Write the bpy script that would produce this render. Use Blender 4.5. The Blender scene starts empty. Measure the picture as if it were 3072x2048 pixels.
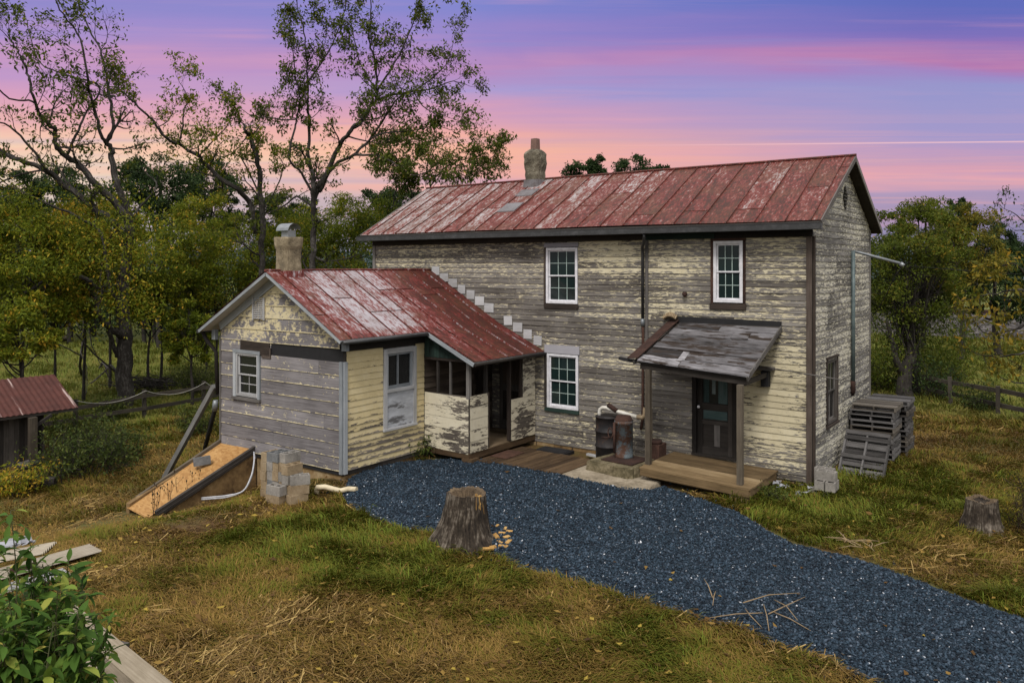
DOME, SUNE = 1.35, 2.4
import bpy, math, random
import numpy as np
from mathutils import Vector, Matrix, noise as mnoise
random.seed(7); RNG = np.random.default_rng(11)
SC = bpy.context.scene
COL = SC.collection
rad = math.radians
U = random.uniform

# ------------------------------------------------------------------ camera constants (house frame: x along the long front wall, y to the back, z up)
FPX, PCX, HOR = 2389.0, 1536.0, 800.0
CAM = (4.79, -17.86, 4.8)
RX, WY = (.8122, .5834), (-.5834, .8122)

def ss(a, b, x):
    t = max(0.0, min(1.0, (x - a) / (b - a)))
    return t * t * (3 - 2 * t)

def ground_z(x, y):
    """gentle fall of the yard to the left of the house"""
    h = -1.0 * ss(-8.6, -14.0, x)
    h -= .13 * math.exp(-((x + 10.9) / 1.3) ** 2 - ((y + 8.0) / 1.5) ** 2)          # the worn dip beside the hatch
    h += 0.05 * mnoise.noise(Vector((x * .35, y * .35, 3.1))) * (1 if y < -2 or x > .5 or x < -14 else .3)
    return h

def along(px, py, t):
    """the point t metres ahead of the lens on the sight line of a photo pixel (used to read distances off the photo)"""
    l = (px - PCX) / FPX
    return Vector((CAM[0] + t * (l * RX[0] + WY[0]), CAM[1] + t * (l * RX[1] + WY[1]), CAM[2] - t * (py - HOR) / FPX))

def on_ground(px, py):
    z = 0.0
    for _ in range(30):
        t = (CAM[2] - z) * FPX / (py - HOR)
        p = along(px, py, t)
        z = .5 * z + .5 * ground_z(p.x, p.y)
    p.z = ground_z(p.x, p.y)
    return p

# ------------------------------------------------------------------ mesh building
class MB:
    def __init__(s):
        s.v = []; s.f = []; s.uv = []; s.rnd = []; s.pa = []; s.bv = []; s.sm = []
    def vert(s, p, rnd=0.0, pa=.5, bv=.5):
        s.v.append(tuple(p)); s.rnd.append(rnd); s.pa.append(pa); s.bv.append(bv)
        return len(s.v) - 1
    def face(s, pts, uvs=None, rnd=None, pa=.5, bv=.5, smooth=False):
        rnd = U(0, 1) if rnd is None else rnd
        n = len(pts)
        pas = pa if isinstance(pa, (list, tuple)) else [pa] * n
        bvs = bv if isinstance(bv, (list, tuple)) else [bv] * n
        idx = [s.vert(pts[i], rnd, pas[i], bvs[i]) for i in range(n)]
        s.f.append(idx); s.sm.append(smooth)
        s.uv += list(uvs) if uvs else [(p[0] + p[1], p[2]) for p in pts]
    def box(s, c, size, rot=None, rnd=None, pa=.5):
        """box with wood-grain UVs: u runs along the longest side"""
        rnd = U(0, 1) if rnd is None else rnd
        hx, hy, hz = size[0] / 2, size[1] / 2, size[2] / 2
        L = max(range(3), key=lambda i: size[i])
        rot = rot or Matrix.Identity(3)
        C = Vector(c)
        P = [Vector((sx * hx, sy * hy, sz * hz)) for sz in (-1, 1) for sy in (-1, 1) for sx in (-1, 1)]
        for q in ((0, 2, 3, 1), (4, 5, 7, 6), (0, 1, 5, 4), (2, 6, 7, 3), (0, 4, 6, 2), (1, 3, 7, 5)):
            pts = [P[i] for i in q]
            ax = [i for i in range(3) if max(p[i] for p in pts) - min(p[i] for p in pts) > 1e-9]
            if len(ax) < 2: ax = [0, 1]
            a, b = (ax[0], ax[1]) if ax[1] != L else (ax[1], ax[0])
            s.face([C + rot @ p for p in pts], [(p[a], p[b] + rnd * 7) for p in pts], rnd, pa)
    def beam(s, p0, p1, w, h, up=(0, 0, 1), rnd=None, pa=.5):
        p0, p1 = Vector(p0), Vector(p1)
        d = p1 - p0; L = d.length; d.normalize()
        up = Vector(up)
        if abs(d.dot(up)) > .99: up = Vector((0, 1, 0))
        y = up.cross(d).normalized(); z = d.cross(y)
        R = Matrix((d, y, z)).transposed()
        s.box((p0 + p1) / 2, (L, w, h), R, rnd, pa)
    def tube(s, pts, radii, n=8, caps=True, rnd=None, smooth=True, wob=0.0, pa=.5):
        rnd = U(0, 1) if rnd is None else rnd
        pts = [Vector(p) for p in pts]
        if not isinstance(radii, (list, tuple)): radii = [radii] * len(pts)
        rings = []; L = 0
        ref = Vector((0, 0, 1))
        d0 = (pts[1] - pts[0]).normalized()
        if abs(d0.dot(ref)) > .9: ref = Vector((1, 0, 0))
        x = ref.cross(d0).normalized()
        us = []
        for i, p in enumerate(pts):
            a = pts[max(0, i - 1)]; b = pts[min(len(pts) - 1, i + 1)]
            d = (b - a).normalized() if (b - a).length > 1e-9 else d0
            x = (x - d * x.dot(d))
            x = x.normalized() if x.length > 1e-6 else d.orthogonal().normalized()
            y = d.cross(x)
            if i: L += (p - pts[i - 1]).length
            us.append(L)
            ring = []
            for k in range(n):
                t = 2 * math.pi * k / n
                r = radii[i] * (1 + (U(-wob, wob) if wob else 0))
                ring.append(s.vert(p + (x * math.cos(t) + y * math.sin(t)) * r, rnd, pa))
            rings.append(ring)
        for i in range(len(pts) - 1):
            for k in range(n):
                k2 = (k + 1) % n
                s.f.append([rings[i][k], rings[i][k2], rings[i + 1][k2], rings[i + 1][k]]); s.sm.append(smooth)
                r = radii[i] * 6.28
                s.uv += [(us[i], k / n * r), (us[i], (k + 1) / n * r), (us[i + 1], (k + 1) / n * r), (us[i + 1], k / n * r)]
        if caps:
            s.f.append(rings[0][::-1]); s.sm.append(False); s.uv += [(0, 0)] * n
            s.f.append(rings[-1]); s.sm.append(False); s.uv += [(0, 0)] * n
    def cyl(s, c, r, h, n=24, r2=None, rnd=None, smooth=True):
        s.tube([c, (c[0], c[1], c[2] + h)], [r, r if r2 is None else r2], n, True, rnd, smooth)
    def build(s, name, mat, parent=None, label=None):
        return np_mesh(name, np.array(s.v, dtype=np.float32).reshape(-1, 3), s.f, mat, parent, label,
                       uv=s.uv, rnd=s.rnd, pa=s.pa, bv=s.bv, smooth=s.sm)

def root_of(o):
    while o.parent: o = o.parent
    return o

def np_mesh(name, v, faces, mat, parent=None, label=None, uv=None, rnd=None, pa=None, bv=None, smooth=None, per=None):
    """one mesh object; vertices come in world coordinates and are stored relative to the thing they belong to"""
    v = np.asarray(v, dtype=np.float32)
    if parent is not None:
        v = v - np.array(root_of(parent).location, dtype=np.float32)
    me = bpy.data.meshes.new(name)
    if per:                                     # faces is an (n, per) array
        fa = np.asarray(faces, dtype=np.int32); nf = len(fa)
        me.vertices.add(len(v)); me.vertices.foreach_set('co', v.ravel())
        me.loops.add(nf * per); me.loops.foreach_set('vertex_index', fa.ravel())
        me.polygons.add(nf)
        me.polygons.foreach_set('loop_start', np.arange(0, nf * per, per, dtype=np.int32))
        me.polygons.foreach_set('loop_total', np.full(nf, per, dtype=np.int32))
        me.update(calc_edges=True)
    else:
        me.from_pydata(v.tolist(), [], [list(f) for f in faces])
    if uv is not None:
        l = me.uv_layers.new(name='UVMap'); l.data.foreach_set('uv', np.array(uv, dtype=np.float32).ravel())
    for nm, arr in (('rnd', rnd), ('pa', pa), ('bv', bv)):
        if arr is not None:
            me.attributes.new(nm, 'FLOAT', 'POINT').data.foreach_set('value', np.asarray(arr, dtype=np.float32))
    if smooth is not None:
        me.polygons.foreach_set('use_smooth', np.asarray(smooth if not isinstance(smooth, bool) else [smooth] * len(me.polygons), dtype=bool))
    if mat: me.materials.append(mat)
    o = bpy.data.objects.new(name, me); COL.objects.link(o)
    if parent is not None: o.parent = parent
    if label: o['label'] = label
    return o

def thing(name, label, cat, loc=(0, 0, 0), group=None):
    o = bpy.data.objects.new(name, None); COL.objects.link(o)
    o.empty_display_size = .2
    o.location = loc; o['label'] = label; o['category'] = cat
    if group: o['group'] = group
    bpy.context.view_layer.update()
    return o

def tag(o, label, cat, group=None, kind=None):
    o['label'] = label; o['category'] = cat
    if group: o['group'] = group
    if kind: o['kind'] = kind
    return o

def setting(o, kind='structure', label=None, cat=None):
    o['kind'] = kind
    if label: o['label'] = label
    if cat: o['category'] = cat
    return o

# ------------------------------------------------------------------ materials
class SN:
    def __init__(s, name):
        s.m = bpy.data.materials.new(name); s.m.use_nodes = True
        s.t = s.m.node_tree; s.t.nodes.clear()
        s.out = s.t.nodes.new('ShaderNodeOutputMaterial')
        s.p = s.t.nodes.new('ShaderNodeBsdfPrincipled')
        s.t.links.new(s.p.outputs[0], s.out.inputs[0])
    def n(s, typ, **kw):
        x = s.t.nodes.new(typ)
        for k, v in kw.items(): setattr(x, k, v)
        return x
    def set(s, sock, val):
        if isinstance(val, bpy.types.NodeSocket): s.t.links.new(val, sock)
        elif val is not None:
            if isinstance(val, (tuple, list)) and len(val) == 3 and sock.type == 'RGBA': val = (*val, 1)
            sock.default_value = val
    def attr(s, name):
        return s.n('ShaderNodeAttribute', attribute_name=name).outputs['Fac']
    def obj(s): return s.n('ShaderNodeTexCoord').outputs['Object']
    def pos(s): return s.n('ShaderNodeNewGeometry').outputs['Position']
    def uv(s): return s.n('ShaderNodeTexCoord').outputs['UV']
    def math(s, op, a, b=None, c=None, clamp=False):
        x = s.n('ShaderNodeMath', operation=op, use_clamp=clamp)
        s.set(x.inputs[0], a); s.set(x.inputs[1], b); s.set(x.inputs[2], c)
        return x.outputs[0]
    def add(s, *a):
        r = a[0]
        for b in a[1:]: r = s.math('ADD', r, b)
        return r
    def mul(s, a, b): return s.math('MULTIPLY', a, b)
    def xyz(s, v):
        x = s.n('ShaderNodeSeparateXYZ'); s.set(x.inputs[0], v); return x.outputs
    def vec(s, a, b, c):
        x = s.n('ShaderNodeCombineXYZ')
        for i, q in enumerate((a, b, c)): s.set(x.inputs[i], q)
        return x.outputs[0]
    def scale(s, v, sc):
        x = s.n('ShaderNodeMapping'); s.set(x.inputs['Vector'], v); x.inputs['Scale'].default_value = sc if isinstance(sc, (tuple, list)) else (sc,) * 3
        return x.outputs[0]
    def noise(s, v, scale=1.0, detail=4.0, rough=.55, dist=0.0):
        x = s.n('ShaderNodeTexNoise'); s.set(x.inputs['Vector'], v)
        x.inputs['Scale'].default_value = scale; x.inputs['Detail'].default_value = detail
        x.inputs['Roughness'].default_value = rough; x.inputs['Distortion'].default_value = dist
        return x.outputs[0]
    def voro(s, v, scale=1.0, feature='F1', out='Distance', rnd=1.0):
        x = s.n('ShaderNodeTexVoronoi', feature=feature); s.set(x.inputs['Vector'], v)
        x.inputs['Scale'].default_value = scale; x.inputs['Randomness'].default_value = rnd
        return x.outputs[out]
    def ramp(s, fac, stops, interp='LINEAR'):
        x = s.n('ShaderNodeValToRGB'); s.set(x.inputs[0], fac)
        cr = x.color_ramp; cr.interpolation = interp
        while len(cr.elements) < len(stops): cr.elements.new(.5)
        for e, (p, c) in zip(cr.elements, stops):
            e.position = p
            c = (c, c, c) if isinstance(c, (int, float)) else c
            e.color = (*c[:3], 1)
        return x.outputs[0]
    def mix(s, f, a, b, blend='MIX'):
        x = s.n('ShaderNodeMix', data_type='RGBA', blend_type=blend)
        s.set(x.inputs[0], f); s.set(x.inputs[6], a); s.set(x.inputs[7], b)
        return x.outputs[2]
    def bump(s, h, strength=.3, dist=.01, prev=None):
        x = s.n('ShaderNodeBump'); s.set(x.inputs['Height'], h)
        x.inputs['Strength'].default_value = strength; x.inputs['Distance'].default_value = dist
        if prev is not None: s.set(x.inputs['Normal'], prev)
        return x.outputs[0]
    def done(s, col=None, rough=.8, normal=None, metal=0.0, spec=.3):
        s.set(s.p.inputs['Base Color'], col); s.set(s.p.inputs['Roughness'], rough)
        s.set(s.p.inputs['Metallic'], metal); s.set(s.p.inputs['Specular IOR Level'], spec)
        if normal is not None: s.set(s.p.inputs['Normal'], normal)
        return s.m

M = {}
def peeling(name, paint, wood, edge=.35, grime=.25, chip=(1.7, 9.0), lip=0.0):
    """flaking paint on weathered boards; 'pa' = how much paint is left, 'bv' = height inside a board, 'rnd' = the board"""
    s = SN(name)
    x = s.xyz(s.uv()); u, v = x[0], x[1]
    r, pa, bv = s.attr('rnd'), s.attr('pa'), s.attr('bv')
    r50 = s.mul(r, 53.0)
    grain = s.noise(s.vec(s.mul(u, 1.3), s.mul(v, 55.0), r50), 1, 6, .6)
    stain = s.noise(s.vec(s.mul(u, .9), s.mul(v, 1.2), 4.0), 1, 4, .6)
    tone = s.add(s.mul(grain, .8), s.mul(stain, .5), s.mul(r, .17), -.38)
    wcol = s.ramp(tone, [(.18, wood[0]), (.46, wood[1]), (.72, wood[2])])
    nA = s.noise(s.vec(s.mul(u, chip[0]), s.mul(v, chip[1]), r50), 1, 9, .62, .4)
    nB = s.noise(s.vec(s.mul(u, 9.0), s.mul(v, 60.0), r50), 1, 5, .65)
    nC = s.noise(s.vec(s.mul(u, .55), s.mul(v, .8), 9.0), 1, 3, .5)
    m = s.add(pa, s.mul(s.math('SUBTRACT', nA, .5), 1.9), s.mul(s.math('SUBTRACT', nB, .5), 1.1),
              s.mul(s.math('SUBTRACT', nC, .5), .5), s.mul(s.math('SUBTRACT', r, .5), .22), s.mul(s.math('SUBTRACT', bv, .5), edge))
    if lip:                                                      # paint that survives along the lapped lower edge
        m = s.add(m, s.mul(s.ramp(bv, [(0, 1.0), (.10, 0.0)]), lip))
    mask = s.ramp(m, [(.48, 0.0), (.52, 1.0)])
    dirt = s.noise(s.vec(s.mul(u, 2.2), s.mul(v, 3.0), 2.0), 1, 6, .65)
    d2 = s.noise(s.vec(s.mul(u, 9.0), s.mul(v, 4.0), r50), 1, 6, .7)
    pcol = s.ramp(s.add(s.mul(dirt, .6), s.mul(d2, .55), s.mul(r, .18), -.18), [(.1, paint[0]), (.5, paint[1]), (.9, paint[2])])
    pcol = s.mix(s.mul(s.ramp(d2, [(.55, 0.0), (.8, 1.0)]), grime), pcol, (.13, .105, .07))
    col = s.mix(mask, wcol, pcol)
    # dark shadow line of curling paint at the flake edge is left to the bump
    b = s.bump(s.add(s.mul(mask, .6), s.mul(grain, .5)), .55, .006)
    return s.done(col, s.add(.9, s.mul(mask, -.18)), b)

def wood(name, c0, c1, c2, rough=.85, fine=45.0, patch=None, pt=.55):
    s = SN(name)
    x = s.xyz(s.uv()); u, v = x[0], x[1]
    r = s.attr('rnd'); r50 = s.mul(r, 53.0)
    g = s.noise(s.vec(s.mul(u, 1.6), s.mul(v, fine), r50), 1, 6, .62, .3)
    st = s.noise(s.vec(s.mul(u, 2.3), s.mul(v, 5.0), r50), 1, 5, .6)
    t = s.add(s.mul(g, .7), s.mul(st, .6), s.mul(r, .55), -.55)
    col = s.ramp(t, [(.1, c0), (.48, c1), (.88, c2)])
    if patch:
        pm = s.ramp(s.noise(s.vec(s.mul(u, 1.5), s.mul(v, 6.0), s.add(r50, 7.0)), 1, 8, .65), [(pt, 0.0), (pt + .07, 1.0)])
        col = s.mix(pm, col, patch)
    return s.done(col, rough, s.bump(g, .5, .006))

def mottled(name, stops, scale=3.0, rough=.85, bump=.3, metal=0.0, spec=.3, detail=8.0, dist=.01, fine=None):
    s = SN(name)
    o = s.pos()
    r = s.attr('rnd')
    v = s.n('ShaderNodeVectorMath', operation='ADD'); s.set(v.inputs[0], o); s.set(v.inputs[1], s.vec(s.mul(r, 31.0), s.mul(r, 17.0), 0.0))
    a = s.noise(v.outputs[0], scale, detail, .65)
    b = s.noise(v.outputs[0], scale * 7, 5, .6)
    t = s.add(s.mul(a, .9), s.mul(b, .45), s.mul(s.math('SUBTRACT', r, .5), .22), -.18)
    return s.done(s.ramp(t, stops), rough, s.bump(s.add(a, s.mul(b, .6)), bump, dist), metal, spec)

def plain(name, col, rough=.6, metal=0.0, spec=.3):
    s = SN(name)
    a = s.noise(s.pos(), 9, 6, .6)
    c = s.ramp(a, [(.3, tuple(q * .8 for q in col)), (.7, tuple(min(1, q * 1.15) for q in col))])
    return s.done(c, rough, None, metal, spec)

GREY = ((.055, .05, .047), (.17, .158, .148), (.31, .295, .28))
CREAM = ((.34, .295, .19), (.53, .475, .325), (.66, .61, .46))
M['siding'] = peeling('peeling_cream_clapboard', CREAM, ((.06, .052, .045), (.20, .185, .168), (.36, .345, .325)), .30, .3, (5.5, 30.0))
M['siding_end'] = peeling('peeling_gable_clapboard', ((.40, .37, .28), (.56, .53, .43), (.66, .64, .55)), ((.065, .06, .056), (.22, .21, .20), (.40, .39, .375)), .30, .25, (5.5, 30.0))
M['siding_wing'] = peeling('yellow_clapboard', ((.42, .34, .18), (.57, .475, .27), (.66, .585, .40)), ((.06, .05, .042), (.19, .165, .14), (.36, .33, .30)), .85, .2, (4.0, 20.0))
M['panel'] = peeling('weathered_wide_panels', ((.42, .36, .22), (.56, .49, .31), (.66, .61, .46)), ((.10, .092, .096), (.215, .202, .21), (.37, .352, .368)), .05, .5, (6.5, 7.0), .62)
M['porch_board'] = peeling('peeling_wide_porch_boards', ((.44, .39, .27), (.60, .55, .42), (.68, .64, .52)), ((.05, .042, .036), (.14, .12, .10), (.26, .235, .21)), .1, .35, (2.2, 9.0))
M['grey_wood'] = wood('grey_weathered_wood', (.05, .046, .043), (.15, .14, .132), (.30, .285, .27))
M['dark_wood'] = wood('dark_weathered_wood', (.02, .017, .015), (.05, .043, .038), (.11, .098, .088))
M['brown_trim'] = wood('bare_brown_trim', (.022, .016, .013), (.06, .044, .035), (.125, .10, .085))
M['deck'] = wood('damp_porch_boards', (.07, .045, .02), (.19, .13, .065), (.33, .25, .145))
M['walk'] = wood('dark_walkway_boards', (.035, .02, .009), (.105, .066, .034), (.20, .14, .08))
M['shingle'] = wood('rotten_canopy_boards', (.02, .018, .018), (.16, .155, .165), (.46, .455, .48), .9, 26.0, (.03, .021, .016), .50)
M['post'] = wood('porch_post_wood', (.045, .036, .026), (.115, .095, .07), (.21, .185, .145))
M['fence'] = wood('fence_wood', (.018, .015, .012), (.045, .038, .03), (.10, .088, .07))
M['pallet'] = wood('pallet_wood', (.03, .028, .027), (.095, .091, .09), (.22, .214, .216))
M['pallet_tan'] = wood('pallet_wood_tan', (.04, .034, .028), (.125, .11, .092), (.24, .22, .19))
M['lumber'] = wood('pale_lumber', (.075, .06, .04), (.20, .165, .115), (.33, .285, .215), .85)
M['trim_blue'] = wood('blue_grey_painted_trim', (.15, .165, .18), (.30, .325, .35), (.43, .45, .47))
M['trim_white'] = wood('old_white_painted_trim', (.26, .26, .26), (.43, .435, .45), (.56, .57, .58))
M['plywood'] = wood('cracked_white_plywood', (.22, .23, .25), (.46, .48, .52), (.58, .60, .64), .75, 14.0, (.12, .12, .125))
M['lilac'] = wood('lilac_grey_board', (.20, .195, .22), (.30, .295, .325), (.37, .365, .40))
M['green'] = wood('faded_green_boards', (.008, .017, .014), (.016, .034, .028), (.036, .062, .05))
M['frieze'] = wood('dark_frieze_board', (.010, .008, .007), (.022, .018, .015), (.05, .043, .036))
M['black'] = plain('black_tar_paper', (.016, .016, .018), .8)
M['gutter'] = mottled('dark_gutter_metal', [(.25, (.014, .014, .015)), (.6, (.035, .036, .038)), (.85, (.08, .08, .085))], 2.5, .45, .05, 0, .5)
M['vinyl'] = plain('white_vinyl', (.66, .66, .70), .4, 0, .4)
M['muntin'] = plain('pale_green_grids', (.40, .50, .47), .4)
s = SN('dark_window_glass')
M['glass'] = s.done(s.mix(s.noise(s.pos(), .8, 2), (.006, .012, .012), (.014, .028, .028)), .06, s.bump(s.noise(s.pos(), 1.3, 1), .05, .01), 0, .5)
s = SN('dull_old_glass')
M['old_glass'] = s.done((.012, .013, .014), .22, s.bump(s.noise(s.pos(), 2.3, 2), .1, .01), 0, .4)
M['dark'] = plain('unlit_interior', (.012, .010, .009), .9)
M['interior'] = wood('bare_shaded_interior', (.02, .015, .011), (.06, .045, .034), (.12, .095, .075))
M['floor'] = wood('porch_floor_boards', (.09, .062, .034), (.18, .13, .08), (.26, .2, .13))
M['stucco'] = mottled('stained_stucco', [(.25, (.07, .04, .017)), (.5, (.21, .135, .06)), (.75, (.36, .275, .16))], 1.6, .9, .5)
M['concrete'] = mottled('weathered_concrete', [(.25, (.07, .058, .04)), (.45, (.21, .175, .125)), (.75, (.40, .345, .265))], 1.9, .92, .6, dist=.02)
M['mossy'] = mottled('mossy_concrete', [(.25, (.028, .026, .014)), (.5, (.11, .092, .052)), (.8, (.30, .25, .165))], 2.6, .95, .9, dist=.03)
M['chimney_stone'] = mottled('lichened_chimney', [(.28, (.03, .027, .021)), (.5, (.125, .11, .08)), (.78, (.30, .275, .215))], 4.0, .95, .9, dist=.04)
M['chimney_render'] = mottled('streaked_chimney_render', [(.28, (.06, .05, .036)), (.5, (.22, .18, .118)), (.75, (.38, .32, .22))], 3.6, .95, .7, dist=.02)
M['flue'] = plain('clay_flue', (.17, .105, .085), .85)
M['block'] = mottled('concrete_block', [(.2, (.10, .095, .085)), (.5, (.235, .22, .20)), (.85, (.36, .34, .31))], 3.5, .95, .6)
M['block_tan'] = mottled('stained_tan_block', [(.2, (.12, .085, .05)), (.5, (.26, .195, .12)), (.85, (.38, .31, .21))], 3.5, .95, .6)
M['block_dark'] = mottled('damp_block', [(.2, (.06, .062, .064)), (.5, (.13, .135, .14)), (.85, (.23, .235, .24))], 3.5, .95, .6)
s = SN('oriented_strand_board')
x = s.xyz(s.uv())
vv = s.vec(s.mul(x[0], 10.0), s.mul(x[1], 34.0), 0.0)
cell = s.voro(vv, 1.0, 'F1', 'Color')
cf = s.xyz(cell)
M['osb'] = s.done(s.mix(.35, s.ramp(cf[0], [(0, (.24, .115, .033)), (.5, (.37, .20, .066)), (1, (.46, .28, .11))]),
                        s.ramp(s.noise(s.vec(s.mul(x[0], 1.2), s.mul(x[1], 2.0), 1.0), 1, 5), [(.3, (.27, .13, .04)), (.7, (.44, .26, .10))])), .75)
M['pvc'] = mottled('old_white_pipe', [(.2, (.30, .27, .22)), (.5, (.60, .58, .52)), (.9, (.70, .69, .65))], 3, .45, .05)
M['pvc_cream'] = mottled('old_cream_pipe', [(.2, (.30, .24, .14)), (.5, (.58, .50, .34)), (.9, (.68, .61, .45))], 3, .5, .05)
M['hose'] = plain('pale_conduit', (.42, .43, .46), .5)
M['rope'] = plain('pale_rope', (.34, .33, .30), .8)
M['galv'] = mottled('galvanised_metal', [(.2, (.13, .145, .155)), (.5, (.25, .27, .29)), (.9, (.40, .42, .44))], 4, .5, .05, .5, .4)
M['patch'] = mottled('weathered_grey_patch', [(.25, (.075, .055, .05)), (.5, (.14, .132, .14)), (.85, (.21, .21, .225))], 4, .6, .1)
M['mast'] = mottled('blue_green_conduit', [(.2, (.05, .07, .075)), (.5, (.105, .14, .145)), (.9, (.22, .26, .265))], 5, .55, .05, .2)
M['rust'] = mottled('deep_rust', [(.25, (.016, .009, .008)), (.5, (.042, .021, .016)), (.8, (.10, .052, .036))], 4, .9, .3)
M['drum'] = mottled('blackened_rusty_steel', [(.3, (.010, .010, .012)), (.55, (.028, .024, .024)), (.72, (.07, .034, .02)), (.9, (.13, .06, .03))], 3, .6, .2)
M['pump'] = mottled('blue_paint_over_rust', [(.25, (.045, .02, .012)), (.46, (.095, .052, .036)), (.54, (.10, .125, .14)), (.85, (.17, .20, .215))], 3.4, .65, .2)
M['mat'] = mottled('brown_door_mat', [(.3, (.03, .015, .01)), (.7, (.09, .045, .03))], 6, .95, .5)
M['plastic'] = plain('grey_plastic_sheet', (.28, .29, .32), .35)
M['corrug'] = wood('weathered_corrugated_sheet', (.24, .20, .15), (.38, .34, .27), (.50, .48, .45), .6, 6.0)
M['pole'] = wood('silvery_pole', (.11, .11, .105), (.25, .245, .24), (.38, .375, .37))
M['teal'] = wood('teal_paint_and_reflection', (.012, .022, .022), (.04, .075, .075), (.12, .15, .15))

def tin(name, pal, streak=(6.5, 1.5)):
    s = SN(name)
    x = s.xyz(s.uv()); u, v = x[0], x[1]
    r, pa = s.attr('rnd'), s.attr('pa')
    r9 = s.mul(r, 37.0)
    a = s.noise(s.vec(s.mul(u, streak[0]), s.mul(v, streak[1]), r9), 1, 8, .66, .5)
    b = s.noise(s.vec(s.mul(u, 22.0), s.mul(v, 7.0), r9), 1, 7, .7)
    c = s.noise(s.vec(s.mul(u, 4.0), s.mul(v, 26.0), r9), 1, 4, .6)
    m = s.add(s.mul(s.math('SUBTRACT', pa, .5), 1.0), s.mul(s.math('SUBTRACT', a, .5), 1.25), s.mul(s.math('SUBTRACT', b, .5), 1.75),
              s.mul(s.math('SUBTRACT', c, .5), .25), s.mul(s.math('SUBTRACT', r, .5), .20), .5)
    col = s.ramp(m, [(.22, pal[0]), (.40, pal[1]), (.56, pal[2]), (.66, pal[3]), (.85, pal[4])])
    ru = s.ramp(s.noise(s.vec(s.mul(u, 1.1), s.mul(v, 1.0), s.add(r9, 5.0)), 1, 8, .7), [(.47, 0.0), (.64, 1.0)])
    col = s.mix(s.mul(ru, .58), col, s.ramp(b, [(.3, (.035, .014, .008)), (.7, (.15, .062, .028))]))
    return s.done(col, .62, s.bump(s.add(a, s.mul(b, .6)), .25, .008), 0, .35)
M['tin'] = tin('faded_red_tin', ((.045, .012, .007), (.118, .017, .013), (.155, .036, .027), (.225, .152, .142), (.345, .325, .335)))
M['tin_wing'] = tin('faded_red_tin_wing', ((.05, .012, .008), (.122, .017, .014), (.165, .040, .035), (.25, .175, .178), (.36, .335, .365)))
s = SN('rusty_corrugated_tin')
x = s.xyz(s.uv())
st = s.noise(s.vec(s.mul(x[0], 5.0), s.mul(x[1], .35), 0.0), 1, 4, .6)
bl = s.noise(s.vec(s.mul(x[0], 3.0), s.mul(x[1], 3.0), 2.0), 1, 7, .7)
col = s.mix(s.ramp(st, [(.60, 0.0), (.66, 1.0)]), s.ramp(bl, [(.25, (.035, .010, .007)), (.6, (.075, .022, .016)), (.85, (.115, .045, .03))]), (.36, .27, .25))
M['shed_tin'] = s.done(col, .7, None, 0, .3)

def bark(name, c0, c1, c2, fv=16.0, lo=.2, hi=.8):
    s = SN(name)
    x = s.xyz(s.uv())
    a = s.noise(s.vec(s.mul(x[0], 4.0), s.mul(x[1], fv), 0.0), 1, 6, .65, .6)
    b = s.noise(s.pos(), 2.2, 5)
    c = s.noise(s.pos(), 14.0, 4)
    return s.done(s.ramp(s.add(s.mul(a, .6), s.mul(b, .5), s.mul(c, .3), -.2), [(lo, c0), (.5, c1), (hi, c2)]), .95, s.bump(a, .9, .04))
M['bark'] = bark('walnut_bark', (.011, .009, .008), (.03, .026, .023), (.16, .148, .138))
M['bark_dark'] = bark('dark_bark', (.012, .010, .009), (.03, .026, .023), (.07, .062, .055))
M['stump'] = bark('stump_bark', (.008, .006, .005), (.042, .032, .023), (.25, .215, .175), 26.0, .34, .70)
M['cut'] = mottled('cut_stump_face', [(.2, (.03, .021, .014)), (.5, (.105, .075, .046)), (.85, (.24, .18, .105))], 5, .95, .9, dist=.03)
M['fresh_wood'] = mottled('fresh_split_wood', [(.2, (.22, .11, .03)), (.5, (.42, .25, .08)), (.85, (.55, .38, .16))], 6, .9, .5)

def leaf(name, stops, rough=.6, trans=.36):
    s = SN(name)
    col = s.ramp(s.attr('rnd'), stops)
    s.done(col, rough, None, 0, .12)
    t = s.n('ShaderNodeBsdfTranslucent'); s.set(t.inputs[0], col)
    mx = s.n('ShaderNodeMixShader'); mx.inputs[0].default_value = trans
    s.t.links.new(s.p.outputs[0], mx.inputs[1]); s.t.links.new(t.outputs[0], mx.inputs[2]); s.t.links.new(mx.outputs[0], s.out.inputs[0])
    return s.m
M['leaf_dark'] = leaf('dark_green_leaf', [(0, (.016, .030, .012)), (.6, (.042, .072, .024)), (1, (.085, .12, .035))])
M['leaf_olive'] = leaf('olive_autumn_leaf', [(0, (.042, .066, .009)), (.45, (.115, .15, .013)), (.80, (.21, .215, .017)), (.92, (.36, .27, .028)), (1, (.50, .31, .035))])
M['leaf_sky'] = leaf('thin_walnut_leaf', [(0, (.030, .048, .010)), (.6, (.085, .11, .016)), (.93, (.15, .16, .02)), (1, (.28, .21, .025))])
M['leaf_gold'] = leaf('gold_autumn_leaf', [(0, (.06, .07, .013)), (.5, (.155, .145, .02)), (.8, (.28, .20, .025)), (1, (.40, .24, .03))])
M['leaf_right'] = leaf('mottled_olive_leaf', [(0, (.036, .056, .009)), (.5, (.10, .13, .015)), (.85, (.155, .15, .022)), (1, (.30, .20, .025))])
M['leaf_fore'] = leaf('broad_green_leaf', [(0, (.022, .054, .010)), (.5, (.07, .14, .022)), (.86, (.17, .25, .04)), (.96, (.34, .34, .07)), (1, (.44, .38, .09))], .6, .32)
M['leaf_weed'] = leaf('low_weed_leaf', [(0, (.025, .042, .012)), (.6, (.066, .09, .02)), (1, (.13, .145, .03))])
M['green_stem'] = plain('green_brown_stem', (.06, .065, .025), .8)
M['weed_dry'] = plain('dead_weed_stalk', (.045, .032, .018), .9)
M['stick'] = plain('dry_stick', (.26, .19, .11), .9)
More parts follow.
